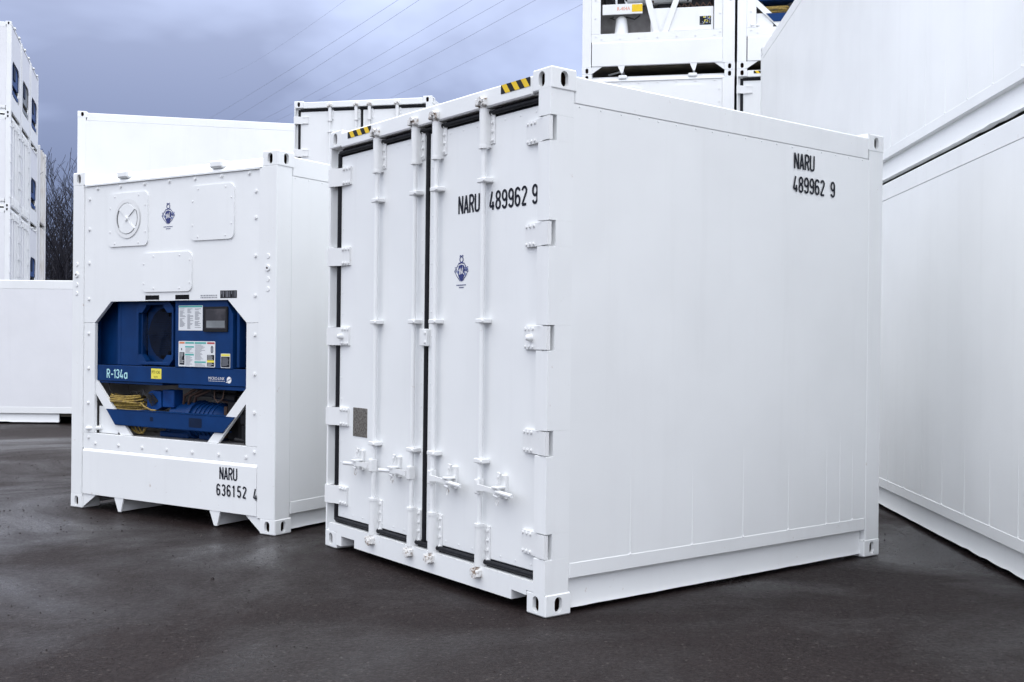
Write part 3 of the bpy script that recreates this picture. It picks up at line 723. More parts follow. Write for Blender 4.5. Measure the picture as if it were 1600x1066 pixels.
    if badge: m = MB(); emblem(m, 1.213, 2.470, .122, FR(PY)); m.build('emblem', ['emblem_blue', 'emblem_pale', 'plain_white'], root)
    if small_print:
        m = MB(); fnp = FR(PY); r = random.Random(3); m.flat(rect(1.820, 2.003, 1.790, 1.850), fnp, .0012); m.mi = 1; u = 1.828
        while u < 1.995:
            wd = r.choice((.003, .005, .008)); m.flat(rect(u, u + wd, 1.797 if r.random() < .7 else 1.82, 1.844), fnp, .0022); u += wd + r.choice((.006, .009, .013))
        m.build('barcode_plate', ['black_plastic', 'grey_ink'], root)
        m = MB()
        for row in (1.808, 1.792):
            u = 1.60
            while u < 1.79: wd = r.uniform(.006, .016); m.flat(rect(u, u + wd, row, row + .010), fnp, .0012); u += wd + .006
        m.build('small_print', 'grey_ink', root)
    if serial:
        m = MB(); fnp = FR(0); lettering(m, serial[0], 1.850, .383, .094, fnp, adv=.53); m.build('serial_lettering', 'ink', root)
        m = MB(); lettering(m, serial[1], 1.820, .256, .088, fnp, adv=.645, d=.004); lettering(m, serial[2], 2.218, .250, .088, fnp, d=.004); m.build('serial_lettering', 'ink', root)
    # recess behind the opening
    m = MB(); m.box(.17, 2.22, .46, .50, .60, 1.84); m.box(.14, .17, .05, .5, .60, 1.84); m.box(2.22, 2.25, .05, .5, .60, 1.84); m.box(.14, 2.25, .05, .5, 1.84, 1.87)
    m.build('machinery_recess', 'inner_grey', root)
    (blue_unit if style == 'blue' else white_unit)(root)

def blue_unit(root):
    r = random.Random(11)
    # housing: cross beam, lower lip, left compartment
    m = MB(); m.box(.172, 2.215, .045, .075, 1.105, 1.238, .003); m.box(.172, 2.215, .075, .14, 1.225, 1.236, .001); m.box(.25, 1.10, .06, .40, 1.085, 1.103, .002); m.box(1.30, 2.15, .055, .40, 1.072, 1.102, .002)
    m.box(.52, .80, .10, .13, 1.24, 1.80, .004); m.prism([(.172, 1.24), (.172, 1.80), (.49, 1.80), (.515, 1.24)], FR(.16), -.02, 0); m.box(.172, .182, .05, .165, 1.24, 1.80); m.box(.49, .53, .095, .16, 1.24, 1.80, .004)
    m.box(.80, 1.24, .16, .20, 1.24, 1.80); m.box(1.95, 2.20, .22, .25, 1.1, 1.80)
    m.box(.205, 2.22, .10, .45, 1.80, 1.83)
    hs = m.build('refrigeration_unit', 'blue', root)
    # fan guard: chamfered frame, ring and wire mesh
    fx0, fx1, fz0, fz1, yf = .755, 1.215, 1.250, 1.768, .090
    m = MB(); fn = FR(yf); cx, cz = (fx0 + fx1) / 2 + .03, (fz0 + fz1) / 2
    m.box(fx0, fx0 + .03, yf - .02, .16, fz0 + .05, fz1 - .05, .004); m.box(fx1 - .02, fx1, yf - .02, .16, fz0 + .05, fz1 - .05, .004)
    m.box(fx0 + .05, fx1 - .05, yf - .02, .16, fz1 - .022, fz1, .004); m.box(fx0 + .05, fx1 - .05, yf - .02, .16, fz0, fz0 + .025, .004)
    for sx in (0, 1):
        for sz in (0, 1):
            X = (fx0, fx1)[sx]; Z = (fz0, fz1)[sz]; a = (1, -1)[sx]; b = (1, -1)[sz]
            m.prism([(X, Z + b * .05), (X + a * .05, Z), (X + a * .125, Z), (X + a * .125, Z + b * .035), (X + a * .075, Z + b * .085), (X + a * .03, Z + b * .085), (X, Z + b * .085)], fn, -.03, .018)
    m.build('fan_guard_frame', 'blue', hs)
    m = MB(); m.prism(arc(cx, cz, .20, .215, 0, 360, 27), FR(.158), -.004, 0); m.build('fan_opening', 'void', hs)
    m = MB()
    k = -.24
    while k < .24:                                                        # crossed wires
        for sg in (-1, 1):
            c0 = k
            pts = []
            for tq in np.linspace(-.26, .26, 14):
                u = c0 + tq * .35 * sg; v = tq
                if (u / .205) ** 2 + (v / .222) ** 2 < 1: pts.append((u, v))
            if len(pts) > 1: ribbon(m, [(cx + pts[0][0], cz + pts[0][1]), (cx + pts[-1][0], cz + pts[-1][1])], .0013, FR(yf), .001 * sg)
        k += .0125
    m.build('fan_mesh', 'blue_dark', hs)
    m = MB()
    for a in range(5):
        t0 = R(a * 72); m.add([(cx + .03 * math.cos(t0), .15, cz + .03 * math.sin(t0)), (cx + .19 * math.cos(t0), .152, cz + .19 * math.sin(t0)), (cx + .19 * math.cos(t0 + .7), .125, cz + .19 * math.sin(t0 + .7)), (cx + .03 * math.cos(t0 + .8), .13, cz + .03 * math.sin(t0 + .8))], [(0, 1, 2, 3)])
    m.cyl((cx, .155, cz), (cx, .11, cz), .04, 12); m.build('fan_blades', 'void', hs)
    # control box with screen and stickers
    yb = .040
    m = MB(); m.prism([(1.278, 1.242), (1.935, 1.242), (1.935, 1.66), (1.86, 1.775), (1.278, 1.775)], FR(yb), -.30, 0); m.box(1.272, 1.935, yb - .006, yb, 1.765, 1.778, .002); m.box(1.955, 1.985, .06, .3, 1.25, 1.72, .003)
    bx = m.build('control_box', 'blue', hs); fn = FR(yb)
    m = MB(); m.prism(rrect(1.613, 1.885, 1.528, 1.726, .008), fn, -.001, .012); m.mi = 1; m.flat(rect(1.642, 1.866, 1.553, 1.708), fn, .0128); m.mi = 2; m.flat(rect(1.652, 1.858, 1.56, 1.615), fn, .0135)
    m.build('control_screen', ['black_plastic', 'screen', 'grey_machine'], hs)
    m = MB(); m.flat(rect(1.318, 1.597, 1.537, 1.737), fn, .002); m.mi = 1; m.flat(rect(1.322, 1.593, 1.722, 1.735), fn, .003); m.mi = 2
    for c in range(3):
        for q in range(21):
            if r.random() < .88: u = 1.332 + c * .088; m.flat(rect(u, u + r.uniform(.03, .072), 1.708 - q * .0078, 1.7115 - q * .0078), fn, .003)
    m.build('instruction_sticker', ['paper', 'teal', 'grey_ink'], hs)
    m = MB(); m.flat(rrect(1.320, 1.742, 1.248, 1.452, .008), fn, .002)
    def bl(mi, u0, u1, v0, v1): m.mi = mi; m.flat(rect(u0, u1, v0, v1), fn, .003)
    bl(3, 1.330, 1.390, 1.431, 1.445); bl(1, 1.400, 1.500, 1.431, 1.445); bl(1, 1.508, 1.640, 1.431, 1.445); bl(4, 1.652, 1.735, 1.431, 1.445)
    bl(1, 1.398, 1.500, 1.400, 1.412); bl(1, 1.398, 1.500, 1.337, 1.350); bl(1, 1.508, 1.638, 1.280, 1.292)
    bl(5, 1.332, 1.390, 1.262, 1.362); bl(5, 1.652, 1.732, 1.302, 1.345); bl(6, 1.652, 1.732, 1.285, 1.302); bl(5, 1.652, 1.732, 1.254, 1.285)
    bl(5, 1.352, 1.362, 1.378, 1.395); bl(5, 1.698, 1.715, 1.36, 1.368); bl(2, 1.692, 1.722, 1.368, 1.41); bl(5, 1.699, 1.714, 1.405, 1.416)
    m.mi = 2
    for u0, u1, v0, v1 in ((1.402, 1.495, 1.356, 1.394), (1.402, 1.495, 1.262, 1.33), (1.512, 1.634, 1.298, 1.424), (1.512, 1.634, 1.256, 1.274)):
        v = v1
        while v > v0: m.flat(rect(u0, u0 + (u1 - u0) * r.uniform(.5, 1), v - .003, v), fn, .003); v -= .0085
    m.mi = 0
    for u0, u1, v0, v1 in ((1.338, 1.384, 1.27, 1.355), (1.658, 1.726, 1.307, 1.34), (1.658, 1.726, 1.258, 1.282)):
        v = v1
        while v > v0: m.flat(rect(u0, u0 + (u1 - u0) * r.uniform(.6, 1), v - .003, v), fn, .004); v -= .0095
    m.build('wiring_sticker', ['paper', 'teal', 'grey_ink', 'orange_print', 'red_print', 'ink', 'yellow_label'], hs)
    m = MB(); m.flat(rrect(1.806, 1.910, 1.246, 1.358, .006), fn, .002); m.mi = 1; m.flat(rect(1.811, 1.905, 1.338, 1.354), fn, .003); m.mi = 2; m.flat(rect(1.811, 1.905, 1.251, 1.334), fn, .003); m.mi = 3
    for q in range(8): m.flat(rect(1.822, 1.822 + r.uniform(.04, .075), 1.322 - q * .0085, 1.326 - q * .0085), fn, .004)
    m.build('warning_sticker', ['paper', 'yellow_label', 'ink', 'grey_ink'], hs)
    # lettering on the beam
    fb = FR(.045)
    m = MB(); u = .424
    for ch, adv in zip('R-134a', (.70, .48, .46, .66, .72, .5)): lettering(m, ch, u, 1.130, .074, fb, d=.0015, t=.080, gw=.45); u += adv * .074
    m.build('refrigerant_lettering', 'pale_cyan', hs)
    m = MB(); m.flat(rect(.985, 1.110, 1.138, 1.222), fb, .0015); m.mi = 1; font_text(m, 'PTI OK', .992, 1.180, .036, fb, .0025, .92); font_text(m, 'DATE', 1.02, 1.148, .018, fb, .0025)
    m.build('inspection_sticker', ['yellow_label', 'ink'], hs)
    m = MB(); font_text(m, 'MICRO-LINK', 1.660, 1.150, .033, fb, .0015, .98); u = 1.665
    while u < 1.85: m.flat(rect(u, u + .012, 1.138, 1.1415), fb, .0015); u += .017
    ring_disc(m, 1.893, 1.152, 0.001, .026, fb, .0015, 16); m.flat(rect(1.860, 1.872, 1.131, 1.136), fb, .0015); m.mi = 1; ribbon(m, [(1.876, 1.142), (1.888, 1.153), (1.898, 1.153), (1.912, 1.164)], .003, fb, .0025)
    m.build('maker_lettering', ['plain_white', 'blue'], hs)
    # white braces, then the blue lower beam in front of them
    for P in ([(.290, 1.112), (.290, .998), (.622, .656), (.758, .656)], [(2.112, 1.112), (2.112, .995), (1.790, .656), (1.672, .656)]):
        MB().prism(P, FR(.030), -.025, 0).build('diagonal_brace', 'white_frame', root)
    MB().prism([(.300, .656), (.300, .885), (.440, .885), (.565, .70), (.545, .656)], FR(.062), -.012, 0).build('gusset_plate', 'white_frame', root)
    m = MB(); m.cyl((.21, .005, .690), (.34, .06, .700), .018, 12); m.build('drain_pipe', 'white_frame', root)
    m = MB(); m.prism([(.446, .868), (1.984, .868), (1.850, .738), (.565, .738)], FR(.018), -.006, 0); m.box(.45, 1.98, .018, .12, .862, .868); m.box(.565, 1.85, .018, .12, .738, .744)
    lb = m.build('lower_beam', 'blue', root)
    MB().flat(rrect(1.005, 1.045, .790, .825, .006), FR(.018), .001).build('beam_cutout', 'blue_dark', lb); MB().flat(rrect(1.47, 1.62, .765, .84, .012), FR(.018), .001).build('beam_cutout', 'blue_dark', lb)
    # compressor and pipework
    m = MB(); m.cyl((1.10, .26, .80), (1.62, .26, .80), .145, 20); m.cyl((1.62, .26, .80), (1.72, .26, .80), .145, 20, .07); m.cyl((1.32, .26, .80), (1.36, .26, .80), .165, 20); m.cyl((1.05, .26, .655), (1.05, .26, .72), .09, 14)
    m.box(.95, 1.30, .16, .36, .652, .70, .01); m.box(1.42, 1.66, .16, .36, .652, .70, .01)
    for k in range(5): m.cyl((1.40 + .05 * k, .26, .80), (1.415 + .05 * k, .26, .80), .153, 20)
    cp = m.build('compressor', 'blue', root)
    m = MB(); m.prism([(.84, .875), (.855, 1.01), (.90, 1.035), (1.015, 1.03), (1.02, .90), (.95, .868)], FR(.12), -.1, 0); m.box(1.02, 1.16, .13, .23, .90, 1.045, .006); m.build('terminal_box', 'blue_bright', cp)
    m = MB()
    for k in range(3): m.tube([(1.2 + .06 * k, .2, .93), (1.22 + .07 * k, .19, 1.0), (1.3 + .09 * k, .2, 1.04), (1.42 + .1 * k, .24, 1.1)], .012, 7)
    m.tube([(1.78, .2, .66), (1.785, .2, .85), (1.75, .2, .96), (1.65, .2, .98), (1.6, .22, 1.1)], .016, 8); m.tube([(1.64, .13, 1.08), (1.65, .12, 1.0), (1.70, .11, .965), (1.745, .12, 1.0), (1.75, .13, 1.08)], .006, 6)
    m.cyl((1.70, .2, .68), (1.70, .2, .93), .02, 9)
    m.build('copper_pipes', 'copper', root)
    m = MB(); m.tube([(2.02, .11, 1.60), (2.05, .1, 1.5), (2.03, .11, 1.38), (2.06, .12, 1.25)], .012, 7); m.cyl((2.045, .1, 1.48), (2.045, .1, 1.53), .02, 8); m.tube([(2.0, .14, 1.7), (2.08, .14, 1.62), (2.09, .13, 1.3)], .009, 6); m.build('side_pipes', 'pipe_steel', root)
    m = MB(); m.box(1.74, 1.90, .16, .30, .66, 1.04, .02); m.cyl((1.60, .16, 1.02), (1.86, .16, 1.0), .03, 9); m.box(1.35, 1.8, .2, .4, 1.0, 1.08, .01); m.build('dark_components', 'black_plastic', root)
    m = MB(); m.cyl((2.04, .07, .70), (2.04, .07, .80), .022, 10); m.box(1.995, 2.085, .05, .14, .80, .90, .02); m.cyl((2.03, .08, .90), (2.025, .08, .95), .026, 10, .014); m.cyl((1.96, .05, .695), (2.09, .07, .685), .013, 8); m.cyl((2.06, .07, .655), (2.06, .07, .70), .012, 8); m.box(2.055, 2.095, .04, .12, .66, 1.02, .01)
    m.build('service_valve', 'black_plastic', root)
    # coiled yellow power cable and black leads
    m = MB()
    for k in range(9):
        z = .872 + k * .013; y = .10 + .05 * r.random(); pts = []
        for q in range(13):
            tq = q / 12; a = tq * 6.28
            pts.append((.60 + .235 * math.cos(a) * (1 - .02 * k) + .03 * r.uniform(-1, 1) * .4, y + .075 * math.sin(a), z + .012 * math.sin(a * 2 + k) + .012 * math.cos(a + k)))
        m.tube(pts, .0075, 6)
    m.tube([(.80, .09, .93), (.86, .08, .90), (.93, .09, .875), (.98, .1, .872)], .0075, 6)
    for k in range(3): m.tube([(.66 + .05 * k, .10, .74), (.70 + .05 * k, .09, .70), (.76 + .03 * k, .1, .672), (.83, .1, .69), (.86 - .02 * k, .11, .74)], .007, 6)
    m.build('power_cable', 'yellow_cable', root)
    m = MB()
    for k in range(6): m.tube([(.86 - .03 * k, .12, .87), (.80 - .01 * k, .10, .95 + .01 * k), (.83, .09, 1.0 + .008 * k), (.93, .10, 1.01 - .02 * k), (.98, .12, .95)], .005, 5)
    m.tube([(.60, .14, .98), (.64, .13, 1.02), (.70, .13, 1.015), (.73, .13, .96)], .005, 5); m.tube([(.38, .1, 1.09), (.40, .09, 1.02), (.45, .1, .99), (.47, .12, .93)], .006, 5)
    m.build('black_leads', 'black_cable', root, kind='stuff')

def white_unit(root):
    fr = 'white_frame'
    # white machine with crossed stays: cross member, hanging receiver, V braces, condenser cover
    m = MB(); m.box(.325, .97, .04, .07, .97, 1.135, .003); cm = m.build('cross_member', fr, root)
    m = MB(); fn = FR(.04); font_text(m, 'R-404A', .56, 1.03, .085, fn, .0015, .8); m.mi = 1; m.flat(rect(.80, .97, 1.0, 1.12), fn, .002)
    m.build('refrigerant_lettering', ['orange_print', 'yellow_tape'], cm)
    m = MB(); m.cyl((.62, .20, .68), (.62, .20, .93), .115, 18, .09); m.cyl((.62, .20, .655), (.62, .20, .685), .135, 14); m.cyl((.62, .20, .93), (.62, .20, .97), .09, 18, .05); m.build('receiver_tank', fr, root)
    m = MB(); m.tube([(.5, .12, .95), (.45, .1, .93), (.52, .09, .9)], .012, 6); m.tube([(.7, .14, .95), (.84, .12, .90), (.93, .12, .96)], .012, 6); m.build('hoses', 'black_cable', root)
    for P in ([(.90, 1.62), (1.0, 1.62), (1.24, .656), (1.15, .656)], [(1.62, 1.62), (1.72, 1.62), (1.38, .656), (1.29, .656)]): MB().prism(P, FR(.026), -.025, 0).build('diagonal_brace', fr, root)
    m = MB(); m.box(1.38, 2.10, .06, .10, .665, 1.04, .006); m.box(1.10, 1.40, .08, .1, .665, 1.05, .004); cv = m.build('condenser_cover', fr, root)
    m = MB(); m.flat(rect(1.88, 2.06, .745, .885), FR(.06), .002); m.mi = 1; r = random.Random(2)
    for k in range(40): u = r.uniform(1.885, 2.04); v = r.uniform(.75, .87); m.mi = 1 + k % 3; m.flat(rect(u, u + .015, v, v + .012), FR(.06), .003 + k * .00002)
    m.build('sticker', ['ink', 'yellow_label', 'grey_ink', 'emblem_pale'], cv)
    m = MB(); m.cyl((.72, .2, 1.35), (1.75, .2, 1.35), .20, 16); m.box(1.05, 1.62, .10, .3, 1.16, 1.34, .03); m.build('evaporator_drum', 'paper', root)
    m = MB(); m.box(.34, .90, .18, .4, 1.14, 1.70, .02); m.box(1.2, 2.08, .2, .42, 1.04, 1.25, .02); m.tube([(.36, .12, 1.6), (.38, .1, 1.3), (.5, .1, 1.2), (.52, .1, 1.14)], .018, 7); m.tube([(.55, .1, 1.55), (.62, .09, 1.28), (.72, .1, 1.2)], .02, 7); m.build('dark_components', 'black_plastic', root)
    r = random.Random(8)
    for k in range(9):
        x = .36 + .19 * k + r.uniform(-.03, .03); z = 1.15 + r.uniform(-.04, .1); MB().tube([(x, .12, z), (x + r.uniform(-.05, .05), .10, z + .12), (x + r.uniform(-.1, .12), .11, z + .22), (x + r.uniform(-.1, .15), .14, z + .34)], r.uniform(.008, .02), 7).build('hose', r.choice(('pipe_steel', 'copper', 'black_cable', 'paper')), root)
    m = MB(); m.box(1.70, 2.08, .08, .3, 1.26, 1.6, .01); m.build('electric_box', 'grey_machine', root)
    m = MB()
    for k in range(6): m.tube([(1.5 + .1 * k, .13, 1.06), (1.53 + .1 * k, .12, 1.12), (1.58 + .1 * k, .13, 1.06)], .014, 6)
    m.build('copper_pipes', 'copper', root)

def snapshot():                                       # children map for copying
    ALLCH.clear()
    for o in bpy.data.objects:
        if o.parent: ALLCH.setdefault(o.parent.name, []).append(o)
def copy_front(src_parts, root, skip=()):
    for p in src_parts:
        if p.name.split('.')[0] not in skip: copy_tree(p, root)

# ------------------------------------------------------------------ the two ten-foot boxes in front
A = thing('shipping_container', 'white ten-foot container with double doors and NARU 489962 9 lettering, nearest of all', 'container', basis(A_O, A_X, A_Y, A_Z))
frame(A, 2.991, 2.896, fine=('R',), seams=[.16] + SEAMS_A[1:] + [2.84])
MB().box(.10, 2.34, .10, .13, .168, 2.76).build('door_backing', 'underside', A)
n0 = set(o.name for o in A.children); door_end(A, serial=('NARU', '489962', '9')); DOOR = [o for o in A.children if o.name not in n0 and o.name.split('.')[0] != 'serial_lettering']
m = MB(); fn = RS(W2 - .0072); lettering(m, 'NARU', 2.020, 2.572, .100, fn, adv=.54, d=.005); m.build('serial_lettering', 'ink', A); m = MB(); lettering(m, '489962', 2.012, 2.424, .100, fn, adv=.56, d=.005); m.build('serial_lettering', 'ink', A); m = MB(); lettering(m, '9', 2.402, 2.424, .100, fn, d=.005)
m.build('serial_lettering', 'ink', A)

B = thing('refrigerated_container', 'white ten-foot refrigerated container with blue R-134a cooling unit and NARU 636152 4 lettering', 'container', basis(B_O, B_X, B_Y, B_Z))
frame(B, 2.991, 2.896, fine=('R',), flange=(.140, .240))
n0 = set(o.name for o in B.children); unit_end(B, 'blue', serial=('NARU', '636152', '4')); UNIT = [o for o in B.children if o.name not in n0 and o.name.split('.')[0] not in ('serial_lettering', 'emblem')]
snapshot()

# ------------------------------------------------------------------ stacks behind and beside
GR = 'stacked white containers of the yard'
def stack(o, xd, levels, L, names):
    """levels: list of (H, front, kwargs); names: (label) per level"""
    z = 0; outp = []
    for (H, front, kw), lab in zip(levels, names):
        c = thing('shipping_container' if front != 'unit' and front != 'white' else 'refrigerated_container', lab, 'container', yaw((o[0], o[1], z), xd), GR)
        frame(c, L, H, plain_front=front in ('plain',), **kw)
        if front == 'door': copy_front(DOOR, c)
        elif front == 'door_plain': copy_front(DOOR, c, ('hazard_stripe', 'data_plate', 'emblem'))
        elif front == 'unit': copy_front(UNIT, c)
        elif front == 'white': unit_end(c, 'white', badge=False, small_print=False)
        elif front == 'plain':
            MB().box(.103, W2 - .103, .03, .06, .168, H - .138, .003).build('front_wall', 'white', c)
            MB().box(.165, W2 - .165, .005, .09, H - .14, H - .024, .006).build('front_header', 'white_frame', c); MB().box(.165, W2 - .165, .005, .09, .04, .17, .006).build('front_sill', 'white_frame', c)
        outp.append(c); z += H
    return outp
# right-hand row, two forty-foot boxes, left sides towards the camera
rd = Vector((3.101 - 3.271, 6.494 - 9.512)).normalized(); ry = -rd; rx = Vector((ry.y, -ry.x))
ro = Vector((3.101, 6.494)) + ry * (9.4 - 12.192)
stack(ro, rx, [(2.896, 'plain', dict(fine=('L',))), (2.896, 'plain', dict(fine=('L',)))], 12.192,
      ['long white container standing on the asphalt along the right edge, under another one', 'long white container stacked on top along the right edge, black gap below it'])
# rear stack, left column: machinery ends
sxd = (0.9826, -0.1855); so = Vector((1.096, 17.5)); so2 = so + Vector(sxd) * (W2 + .03)
S1 = stack(so, sxd, [(2.896, 'plain', {}), (2.896, 'unit', {}), (2.896, 'white', {})], 6.058,
      ['white container at the foot of the rear stack, hidden behind the nearest container', 'white container under the one with the cream machinery, only its bolted top edge shows', 'white refrigerated container high on the rear stack with white machinery and orange lettering'])
S2 = stack(so2, sxd, [(2.896, 'plain', {}), (2.896, 'door', {}), (2.896, 'unit', {})], 6.058,
      ['white container at the foot of the right rear column', 'white container with a sliver of hinged door and hazard stripe beside the right-hand row', 'white container high on the rear stack with a corner of blue machinery showing'])
m = MB(); lettering(m, '9', 2.345, 1.10, .10, FR(0)); m.build('serial_lettering', 'ink', S1[2])
# rear container with doors, and the long side wall left of it
stack((-3.73, 18.25), (0.976, -0.217), [(2.591, 'plain', {}), (2.896, 'door_plain', {})], 6.058,
      ['white container carrying the one whose black-sealed doors show between the front two', 'white container with black-sealed doors rising between the two front containers'])
dy = Vector((0.975, 0.222)); dx = Vector((dy.y, -dy.x)); do = Vector((-8.356, 20.6)) - dx * W2
stack(do, dx, [(2.896, 'plain', {}), (2.896, 'plain', {})], 12.192,
      ['long white container under the blank one, hidden behind the refrigerated container', 'long blank white container side rising above the refrigerated container with the blue unit'])
# low container at the left edge
e = thing('shipping_container', 'long low white container side at the left edge, below the bare trees', 'container', yaw((-18.8, 18.05 + W2, 0), (0, -1)))
frame(e, 12.192, 2.435, flange=(.17, .28), cut_web=11.2, plain_front=True, wall='white_old')
MB().box(.103, W2 - .103, .03, .06, .168, 2.3, .003).build('front_wall', 'white_old', e)

# far left stack: machinery and door ends at a grazing angle, simple parts
def far_end(c, kind, H):
    fr = 'white_frame'
    for x0, x1 in ((.004, .15), (W2 - .15, W2 - .004)): MB().box(x0, x1, 0, .15, .112, H - .112, .01).build('corner_post', fr, c)
    if kind == 'door':
        MB().box(.163, 2.275, 0, .1, H - .14, H - .026, .008).build('door_header', fr, c); MB().box(.163, 2.275, 0, .1, .06, .17, .008).build('door_sill', fr, c)
        MB().box(.15, 2.29, .05, .07, .17, H - .14).build('door_seal', 'rubber', c)
        for s, (x0, x1) in ((0, (.17, 1.19)), (1, (1.24, 2.27))):
            d = MB().box(x0, x1, .03, .06, .21, H - .18, .006).build('door', 'white_old', c)
            for x in (x0 + .4 + s * .2 - .1, x0 + .88 - s * .76):
                m = MB().cyl((x, -.01, .12), (x, -.01, H - .08), .022, 8); m.box(x - .05, x + .05, -.05, .03, H - .33, H - .12, .01); m.box(x - .05, x + .05, -.05, .03, .1, .36, .01); m.build('locking_rod', 'white_frame', d)
            for z in HZ: MB().box(-.004 + s * 2.2, .246 + s * 2.2, -.01, .03, (z - .06) * H / 2.896, (z + .06) * H / 2.896, .004).build('hinge', 'hardware', d)
    else:
        MB().prism([(.17, .13), (.17, 2.77), (2.27, 2.77), (2.27, .13), (2.10, .13), (2.10, 1.6), (1.9, 1.78), (.53, 1.78), (.33, 1.6), (.33, .13)], FR(.01), -.03, 0).build('unit_panel', 'white_old', c)
        MB().box(.17, 2.27, -.002, .05, .13, .655, .01).build('skirt', fr, c); MB().box(.165, 2.27, .0, .12, 2.772, 2.87, .02).build('header', fr, c)
        MB().box(.25, 2.2, .30, .34, .6, 1.85).build('machinery_recess', 'void', c)
        bl = 'blue_bright' if kind == 'unit' else 'grey_machine'
        MB().box(.28, 2.14, .06, .16, 1.10, 1.80, .01).build('refrigeration_unit', bl, c)
        MB().box(.9, 1.35, .03, .07, 1.28, 1.74, .03).build('fan_guard', 'blue_dark', c)
        for P in ([(.32, 1.11), (.32, .98), (.64, .65), (.78, .65)], [(2.11, 1.11), (2.11, .98), (1.79, .65), (1.66, .65)]): MB().prism(P, FR(.03), -.02, 0).build('diagonal_brace', fr, c)
        m = MB(); m.cyl((1.0, .2, .8), (1.6, .2, .8), .14, 12); m.build('compressor', bl, c)
        MB().box(.5, 1.9, .02, .05, .74, .86).build('lower_beam', bl, c)
        for x in (.66, 1.78): MB().box(x - .07, x + .07, -.05, .06, 2.81, 2.87, .01).build('lifting_lug', fr, c)
fx = Vector((-.31, .95)).normalized(); fo = Vector((-15.66, 33.5))
LV = [2.591, 2.896, 2.896, 2.896]; pos = ['nearest', 'middle', 'farthest']; lev = ['bottom', 'second', 'third', 'top']
KIND = [['door', 'door', 'door', 'unit'], ['door', 'door', 'door', 'dark'], ['unit', 'unit', 'unit', 'unit']]
for i in range(3):
    z = 0
    for j in range(4):
        k = KIND[i][j]; p = fo + fx * (i * (W2 + .22)) ; H = LV[j]
        c = thing('refrigerated_container' if k != 'door' else 'shipping_container', 'white container, %s tier of the %s column, tall stack at far left' % (lev[j], pos[i]), 'container', yaw((p.x, p.y, z), fx), 'tall stack at the far left')
        frame(c, 12.192, H, wall='white_old'); far_end(c, 'unit' if (k == 'unit' and H > 2.7) else ('dark' if k == 'dark' else 'door'), H); z += H
for i in (3,):
    z = 0
    for j in range(3):
        p = fo + fx * (i * (W2 + .22)) + Vector((.05, 0)); H = (2.896, 2.896, 3.0)[j]
        c = thing('shipping_container', 'weathered cream container, %s tier of the low column behind the tall left stack' % lev[j], 'container', yaw((p.x, p.y, z), fx), 'weathered boxes behind the tall stack')
        frame(c, 6.058, H, wall='cream'); 
        MB().box(.10, 2.34, .02, .1, .1, H - .1, .01).build('end_wall', 'cream', c)
        for x0, x1 in ((.004, .15), (W2 - .15, W2 - .004)): MB().box(x0, x1, 0, .15, .112, H - .112, .01).build('corner_post', 'white_old', c)
        for x in RODS: MB().cyl((x, 0, .15), (x, 0, H - .1), .025, 8).build('locking_rod', 'cream', c)
        z += H

# ------------------------------------------------------------------ overhead wires (image line -> two points in the air)
def px(u, v, depth):
    d = _f + _r2 * ((u - 800) / FPX) - _u2 * ((v - 533) / FPX); d = d * (depth / d.y)
    return Vector((0, 0, CAM_H)) + d
WL = [((333, 182), (622, 0)), ((369, 183), (655, 0)), ((461, 161), (738, 0)), ((490, 161), (788, 0)), ((531, 162), (837, 0)), ((597, 159), (907, 8)), ((397, 97), (529, 8))]
wl = ['first overhead wire from the left, crossing the sky', 'second overhead wire from the left', 'third overhead wire from the left, above the rear doors', 'fourth overhead wire from the left', 'fifth overhead wire from the left', 'rightmost overhead wire, ending beside the rear stack', 'faint topmost overhead wire in the left sky']
for i, (a, b) in enumerate(WL):
    P = px(*a, 56); Q = px(*b, 33); d = (Q - P); pts = []
    for k in range(25):
        tq = -1.0 + 3.0 * k / 24; pts.append(P + d * tq + Vector((0, 0, .25 * ((tq - .5) ** 2 - .25))))
    o = MB().tube(pts, .0045 if i < 6 else .0025, 5).build('overhead_wire', 'wire'); tag(o, wl[i], 'wire', 'overhead wires')

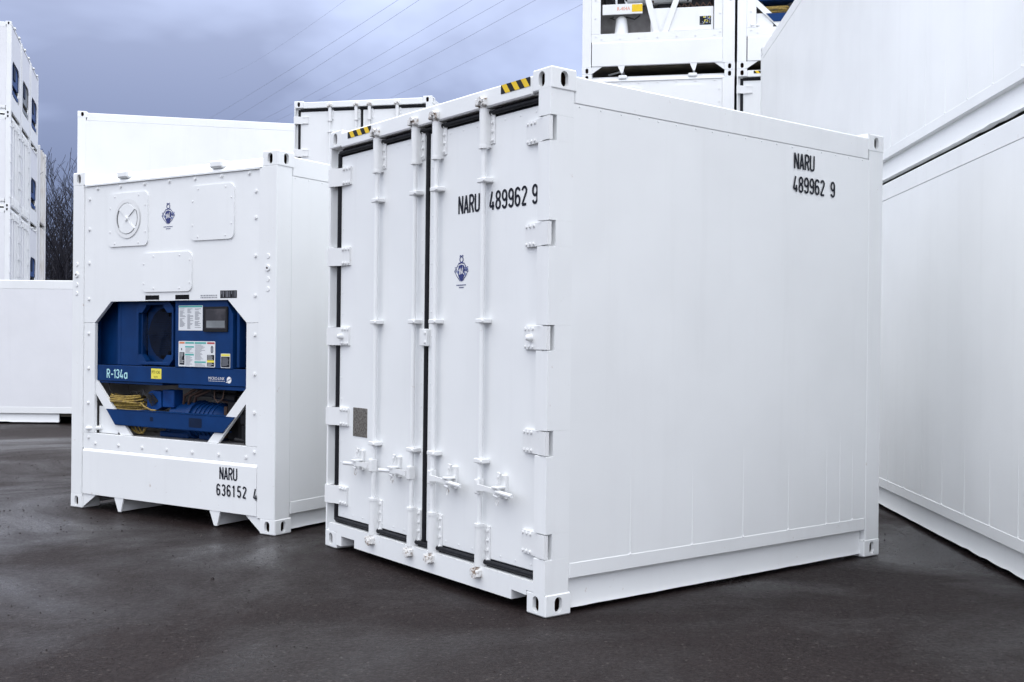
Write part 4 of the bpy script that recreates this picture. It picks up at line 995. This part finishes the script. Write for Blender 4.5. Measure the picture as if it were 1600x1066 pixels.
# ------------------------------------------------------------------ bare trees behind the yard
def bare_tree(x, y, h, seed, label):
    r = random.Random(seed); t = thing('bare_tree', label, 'tree', Matrix.Translation((x, y, 0)), 'bare winter trees behind the stack')
    tr = MB(); br = MB()
    def grow(mb, p, d, L, rad, depth):
        n = 4; pts = [p]; rr = [rad]
        for i in range(n):
            d = (d + Vector((r.uniform(-1, 1), r.uniform(-1, 1), r.uniform(-.3, .6))) * .16).normalized(); p = p + d * (L / n); pts.append(p); rr.append(max(.008, rad * (1 - .5 * (i + 1) / n)))
        mb.tube(pts, rr, 5 if depth > 2 else 3)
        if depth <= 0: return
        for i in range(r.choice((3, 4)) if depth > 3 else r.choice((2, 3))):
            q = r.randint(1 if depth < 4 else 2, n); a = r.uniform(0, 6.28); sp = r.uniform(.35, .85)
            side = Vector((math.cos(a), math.sin(a), r.uniform(-.1, .4)))
            grow(br, pts[q], (d * (1.1 - sp * .4) + side * sp + Vector((0, 0, .25))).normalized(), L * r.uniform(.55, .8), rr[q] * .62, depth - 1)
    for s in range(r.choice((2, 3))):
        grow(tr, Vector((r.uniform(-.2, .2), r.uniform(-.2, .2), -.05)), Vector((r.uniform(-.22, .22), r.uniform(-.22, .22), 1)).normalized(), h * r.uniform(.36, .46), h * .0145, 5)
    tr.build('trunk', 'bark', t); br.build('crown', 'bark', t)
TR = [(74, 50, 9.4), (80, 46, 9.0), (87, 52, 9.2), (94, 47, 7.4), (101, 53, 7.2), (108, 48, 6.4), (114, 54, 6.0), (64, 56, 8.0)]
TL = ['tallest bare tree right beside the far left stack', 'bare tree with many thin upright stems, second from the stack', 'bare tree standing in the middle of the thicket', 'forked bare tree right of the thicket middle', 'slender bare tree near the refrigerated container', 'low bare tree just left of the refrigerated container', 'bare tree half hidden by the refrigerated container', 'bare tree mostly hidden behind the far left stack']
for i, (u, y, h) in enumerate(TR):
    p = px(u, 500, y); bare_tree(p.x, y, h, 40 + i, TL[i])
# dense twiggy understorey: nobody could count it
m = MB(); r = random.Random(9)
for k in range(1100):
    y = r.uniform(50, 60); q = px(r.uniform(40, 150), 500, y); hh = 6.0 * r.random() ** 1.6
    p = Vector((q.x, y, hh)); d = Vector((r.uniform(-.6, .6), r.uniform(-.6, .6), r.uniform(.3, 1.2))).normalized(); l = r.uniform(.5, 1.6); s_ = d.orthogonal().normalized() * r.uniform(.006, .014)
    m.add([p - s_, p + s_, p + d * l + s_ * .3, p + d * l - s_ * .3], [(0, 1, 2, 3)]); 
    s2 = d.cross(s_); m.add([p - s2, p + s2, p + d * l], [(0, 1, 2)])
o = m.build('thicket', 'bark'); o['kind'] = 'stuff'; o['label'] = 'dense dark twiggy thicket behind the bare trees'; o['category'] = 'thicket'
